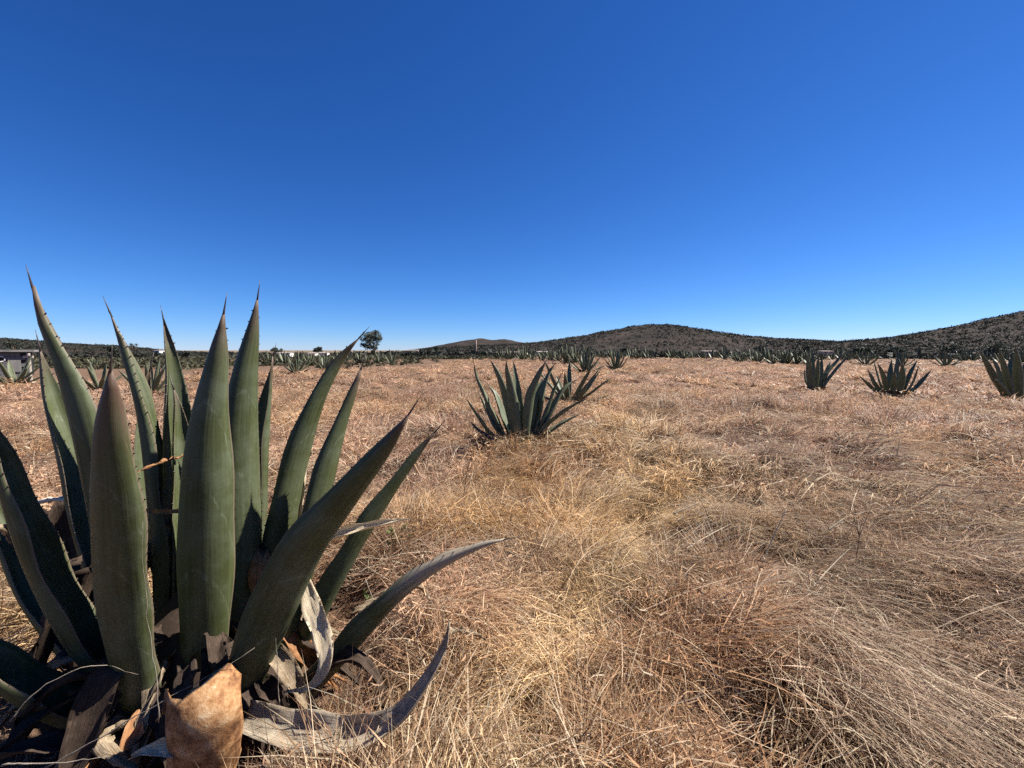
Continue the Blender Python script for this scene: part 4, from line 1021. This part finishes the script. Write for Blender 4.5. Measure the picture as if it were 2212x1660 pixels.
def grass_zone(name, label, coll, r0, r1, dens, base_scale, seed, half=62, hollow=True, zs=1.0, swept=False):
    r = np.random.default_rng(seed)
    area = R(2 * half) / 2 * (r1 * r1 - r0 * r0); n = int(area * dens)
    a = R(1) * r.uniform(-half, half, n); d = r.uniform(r0 ** 1.4, r1 ** 1.4, n) ** (1 / 1.4)      # thinning out with distance
    x, y = d * np.sin(a), d * np.cos(a)
    hd = np.hypot(x - HC.x, y - HC.y)
    keep = (hd > .42) & ~((hd < 1.0) & (r.random(n) < .45)) & (np.hypot(x - b2.x, y - b2.y) > .07)
    # bare hollows between the tussocks near the camera
    bare = fbm(x * 1.9, y * 1.9, 71, 2)
    if hollow: keep &= ~((bare < .36) & (r.random(n) < .80))
    tn = x / np.maximum(y, .1)
    lim = np.where(tn < -.30, 27 + 10 * smooth01((tn + 1.1) / .8), np.where(tn < .02, 37 + 30 * smooth01((tn + .30) / .32), 400)) * (.85 + .3 * fbm(x / 6, y / 6, 55, 2))
    keep &= d < lim
    x, y, d, hd, bare = x[keep], y[keep], d[keep], hd[keep], bare[keep]; n = len(x)
    z = ground_h(x, y)
    pd = path_dist(x, y); onp = np.exp(-(pd / .28) ** 2) * np.exp(-(d / 14) ** 2)
    right = smooth01((x - .45 - .22 * y) / 1.0) * np.exp(-(d / 9) ** 2)       # combed, matted grass at the lower right
    swirl = fbm(x * 1.3 + 9, y * 1.3, 77, 3) * 2 * np.pi * 2.2
    flow = np.where(right > .30, R(-80) + (fbm(x * .8, y * .8, 79, 3) - .5) * 2.2, swirl)
    leftb = smooth01((-.05 + .12 * y - x) / .4)
    u = r.random(n)
    p_comb = .30 + .42 * right + .15 * onp; p_up = (.26 - .20 * right - .2 * onp).clip(.04, 1); p_fluff = (.20 + .22 * smooth01((d - 4) / 6)) * (1 - .75 * right) * (1 - .8 * onp)
    kind = np.where(u < p_comb, 0, np.where(u < p_comb + p_up, 2, np.where(u < p_comb + p_up + p_fluff, 3, 1)))
    if swept: kind = np.zeros(n, int)
    idx = kind * 4 + r.integers(0, 4, n)
    yaw = np.where(kind == 0, flow + r.normal(0, .42, n), r.uniform(0, 2 * np.pi, n))
    rot = np.stack([r.normal(0, .10, n), r.normal(0, .10, n), yaw], -1)
    s = base_scale * r.uniform(.7, 1.25, n) * (1 + .25 * (fbm(x * .8, y * .8, 83, 2) - .5))
    s = np.where(hd < 1.0, s * .5, s)
    scl = np.stack([s, s, s * r.uniform(.75, 1.15, n) * zs], -1)
    # patches of colour
    q1 = fbm(x * .45, y * .45, 91, 3)[:, None]; q2 = fbm(x * 1.4, y * 1.4, 95, 2)[:, None]; q3 = fbm(x * 1.5 + 5, y * 1.5, 99, 3)[:, None]
    cen = np.exp(-((x - .25 - .26 * y) / (.9 + .12 * y)) ** 2)[:, None] * np.exp(-(d[:, None] / 9) ** 2)
    c = PINK + (GOLD - PINK) * np.clip(smooth01((q1 - .40) / .22) * .8 + cen * .6, 0, 1)
    c = c + (STRAW - c) * (np.exp(-(pd / .45) ** 2) * np.exp(-(d / 12) ** 2))[:, None] * .85
    c = c + (GREY - c) * (right[:, None] * .78)
    c = c + (PINK * 1.02 - c) * smooth01((d[:, None] - 5) / 9) * .5
    c = c + (STRAW - c) * (smooth01((-1.5 - x) / .8) * np.exp(-(d / 6) ** 2))[:, None] * .6
    c = c + (RUST - c) * smooth01((q3 - .57) / .12) * .6 * (1 - .5 * right[:, None])
    c = c * (.78 + .44 * smooth01((q2 - .3) / .4)) * r.uniform(.80, 1.18, (n, 1))
    rb = smooth01((x - .6 - .30 * y) / 1.2) * smooth01((d - 2.8) / 2) * np.exp(-(d / 13) ** 2)
    c = c * (1 - .16 * rb[:, None] * np.array([.8, 1.1, 1.1]))
    c = np.where((kind == 3)[:, None], c * np.array([1.0, .92, .90]), c)
    if swept:
        k_ = (right > .35) & (fbm(x * 1.2, y * 1.2, 121, 2) > .40)
        x, y, z, rot, scl, idx, c = x[k_], y[k_], z[k_] + .07, rot[k_], scl[k_], idx[k_], (c[k_] * .35 + GREY * .75)
        rot[:, 2] = R(-80) + (fbm(x * .5, y * .5, 79, 2) - .5) * 1.2 + r.normal(0, .16, len(x)); rot[:, :2] *= .5; scl = scl * np.array([1.35, 1.0, .75])
    grass_mesh(name, label, np.stack([x, y, z + .01], -1), rot, scl, idx, c, coll)
    return n

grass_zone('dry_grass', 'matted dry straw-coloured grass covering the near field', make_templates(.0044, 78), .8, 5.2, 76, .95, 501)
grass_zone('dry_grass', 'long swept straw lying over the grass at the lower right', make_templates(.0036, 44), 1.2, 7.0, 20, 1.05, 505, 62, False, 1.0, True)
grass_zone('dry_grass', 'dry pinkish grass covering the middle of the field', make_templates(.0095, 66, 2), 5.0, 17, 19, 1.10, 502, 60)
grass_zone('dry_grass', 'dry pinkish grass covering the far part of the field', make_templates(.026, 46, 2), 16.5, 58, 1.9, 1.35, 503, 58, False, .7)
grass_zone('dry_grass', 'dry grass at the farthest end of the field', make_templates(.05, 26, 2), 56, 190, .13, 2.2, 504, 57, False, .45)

# ------------------------------------------------------------------ single stalks, stems and weeds that stand out
def stalk(name, pts, r0, mat, label, cat='stalk', branches=()):
    base = pts[0].copy(); q, L = spline(pts, 18); jr = random.Random(int(abs(base.x) * 1e4)); dv = Vector(); q2 = []
    for p_ in q:
        dv = dv * .7 + Vector((jr.gauss(0, 1), jr.gauss(0, 1), jr.gauss(0, 1))) * L * (.004 if r0 < .004 else .0012); q2.append(p_ + dv)
    parts = [tube(rel(q2, base), [r0 * (1 - .75 * i / 18) * jr.uniform(.75, 1.15) for i in range(19)], 5)]
    for bb in branches:
        parts.append(tube(rel(bb, base), [r0 * .6, r0 * .45, r0 * .25][:len(bb)], 4))
    v, f = joined(parts)
    o = link(name, mesh(name, v, f, True), M[mat]); o.location = base
    return tag(o, label, cat)

def up(px, py, dz=0.0, extra=0.0):
    q = on_ground(px, py); q = Vector((q.x, q.y, float(ground_h(q.x, q.y)) + dz)); return q
def seen(px, py, Y): return at(px, py, Y)
ST = [
 ('straw_stalk', [(1640, 1235, 2.55), (1668, 1165, 2.55), (1699, 1100, 2.58)], .0075, 'stalk', 'pale straw stalk standing slanted in the grass right of centre'),
 ('straw_stalk', [(1838, 1252, 2.62), (1960, 1256, 2.60), (2090, 1268, 2.56), (2215, 1292, 2.50)], .006, 'stalk', 'long pale stalk lying level across the matted grass at the right'),
 ('straw_stalk', [(1925, 1402, 2.15), (1990, 1385, 2.17), (2085, 1358, 2.20)], .006, 'stalk', 'pale stalk lying beside the small green weed'),
 ('straw_stalk', [(1790, 1145, 3.0), (1812, 1128, 3.02), (1838, 1112, 3.05)], .006, 'stalk', 'short straw stalk leaning above the long level one'),
 ('straw_stalk', [(1938, 985, 5.2), (1941, 965, 5.2), (1944, 948, 5.2)], .012, 'stalk', 'small pale upright stalk in the right-hand grass'),
 ('straw_stalk', [(2064, 1020, 4.4), (2100, 1012, 4.4), (2130, 1005, 4.4)], .007, 'stalk', 'thin straw stalk leaning near the right edge'),
 ('straw_stalk', [(690, 1625, 1.45), (830, 1600, 1.47), (960, 1575, 1.50), (1080, 1545, 1.55)], .0042, 'stalk', 'long straw stalk on the ground below the bowing dried leaf'),
 ('straw_stalk', [(1455, 1110, 3.0), (1490, 1095, 3.0), (1528, 1078, 3.02)], .006, 'stalk', 'straw stalk lying across the middle of the trodden line'),
 ('straw_stalk', [(95, 1662, 1.18), (330, 1530, 1.22), (480, 1445, 1.28), (548, 1402, 1.32)], .0036, 'stalk_grey', 'long grey twig leaning across the foot of the big agave'),
 ('straw_stalk', [(342, 1560, 1.18), (330, 1440, 1.18), (316, 1330, 1.16), (309, 1200, 1.14), (312, 1130, 1.13)], .0026, 'stalk_grey', 'thin grass stem standing before the broad front agave leaf'),
 ('straw_stalk', [(20, 1560, 1.20), (95, 1480, 1.24), (210, 1438, 1.30), (300, 1452, 1.36)], .003, 'stalk_grey', 'arched thin twig at the lower left of the big agave'),
 ('straw_stalk', [(0, 1655, 1.15), (130, 1648, 1.16), (235, 1636, 1.18)], .004, 'stalk_grey', 'grey twig lying along the bottom left corner'),
 ('straw_stalk', [(604, 1520, 1.40), (600, 1440, 1.40), (596, 1380, 1.42)], .0026, 'stalk_grey', 'thin upright stem right of the orange cut stump'),
 ('straw_stalk', [(720, 1540, 1.42), (770, 1470, 1.46), (800, 1400, 1.5)], .003, 'stalk_grey', 'thin stem leaning above the bowing dried leaf'),
 ('straw_stalk', [(790, 1250, 1.9), (820, 1320, 1.85), (900, 1400, 1.8)], .003, 'stalk_grey', 'thin twig hanging below the low right agave leaf'),
 ('weed_stem', [(1848, 1215, 2.72), (1856, 1160, 2.74), (1870, 1090, 2.76)], .0028, 'stalk_dark', 'dark leafless weed stem in the right-hand grass'),
 ('weed_stem', [(1002, 1075, 3.6), (1010, 1020, 3.6), (1024, 965, 3.6)], .0032, 'stalk_dark', 'dark thin weed stem left of the mid-field agave'),
]
for nm, c, r0, mt, lab in ST:
    p = [at(*k) for k in c]; br = []
    if nm == 'weed_stem':
        e = p[-1]; mm = p[1]
        for s in (-1, 1, -.6):
            br.append([mm, mm.lerp(e, .5) + Vector((.05 * s * p[0].y / 3, .02, .02)), mm.lerp(e, .85) + Vector((.10 * s * p[0].y / 3, .03, .05))])
    stalk(nm, p, r0 * (.72 if mt == 'stalk_grey' else 1), mt, lab, branches=br)

def weed(px, py, Y, size, label, seed, mat='weed'):
    p = at(px, py, Y); p.z = float(ground_h(p.x, p.y)) + .02; r = random.Random(seed)
    root = tag(empty('green_weed', p), label, 'weed')
    for k in range(14):
        a = r.uniform(0, 360); L = size * r.uniform(.6, 1.1); e = r.uniform(35, 80)
        d = Vector((math.cos(R(a)), math.sin(R(a)), 0)); q = [Vector((0, 0, 0))]
        for s in range(3): q.append(q[-1] + (d * math.cos(R(e - 14 * s)) + Vector((0, 0, math.sin(R(e - 14 * s))))) * L / 3)
        V, F, UV, fr, LL = leaf_mesh(q, size * .13, a, 0, n=5, m=3, thick=.002, seed=seed + k, prof=lambda t_: max(.05, math.sin(math.pi * (.1 + .88 * t_))))
        link('leaf', mesh('leaf', V, F, True), M[mat], root)
weed(1912, 1408, 2.02, .13, 'small green weed in the matted grass at the lower right', 1)
weed(800, 1170, 2.6, .15, 'small green weed beside the low right leaves of the big agave', 2)
weed(860, 1095, 3.1, .18, 'leafy green weed behind the tips of the big agave\'s right leaves', 3)
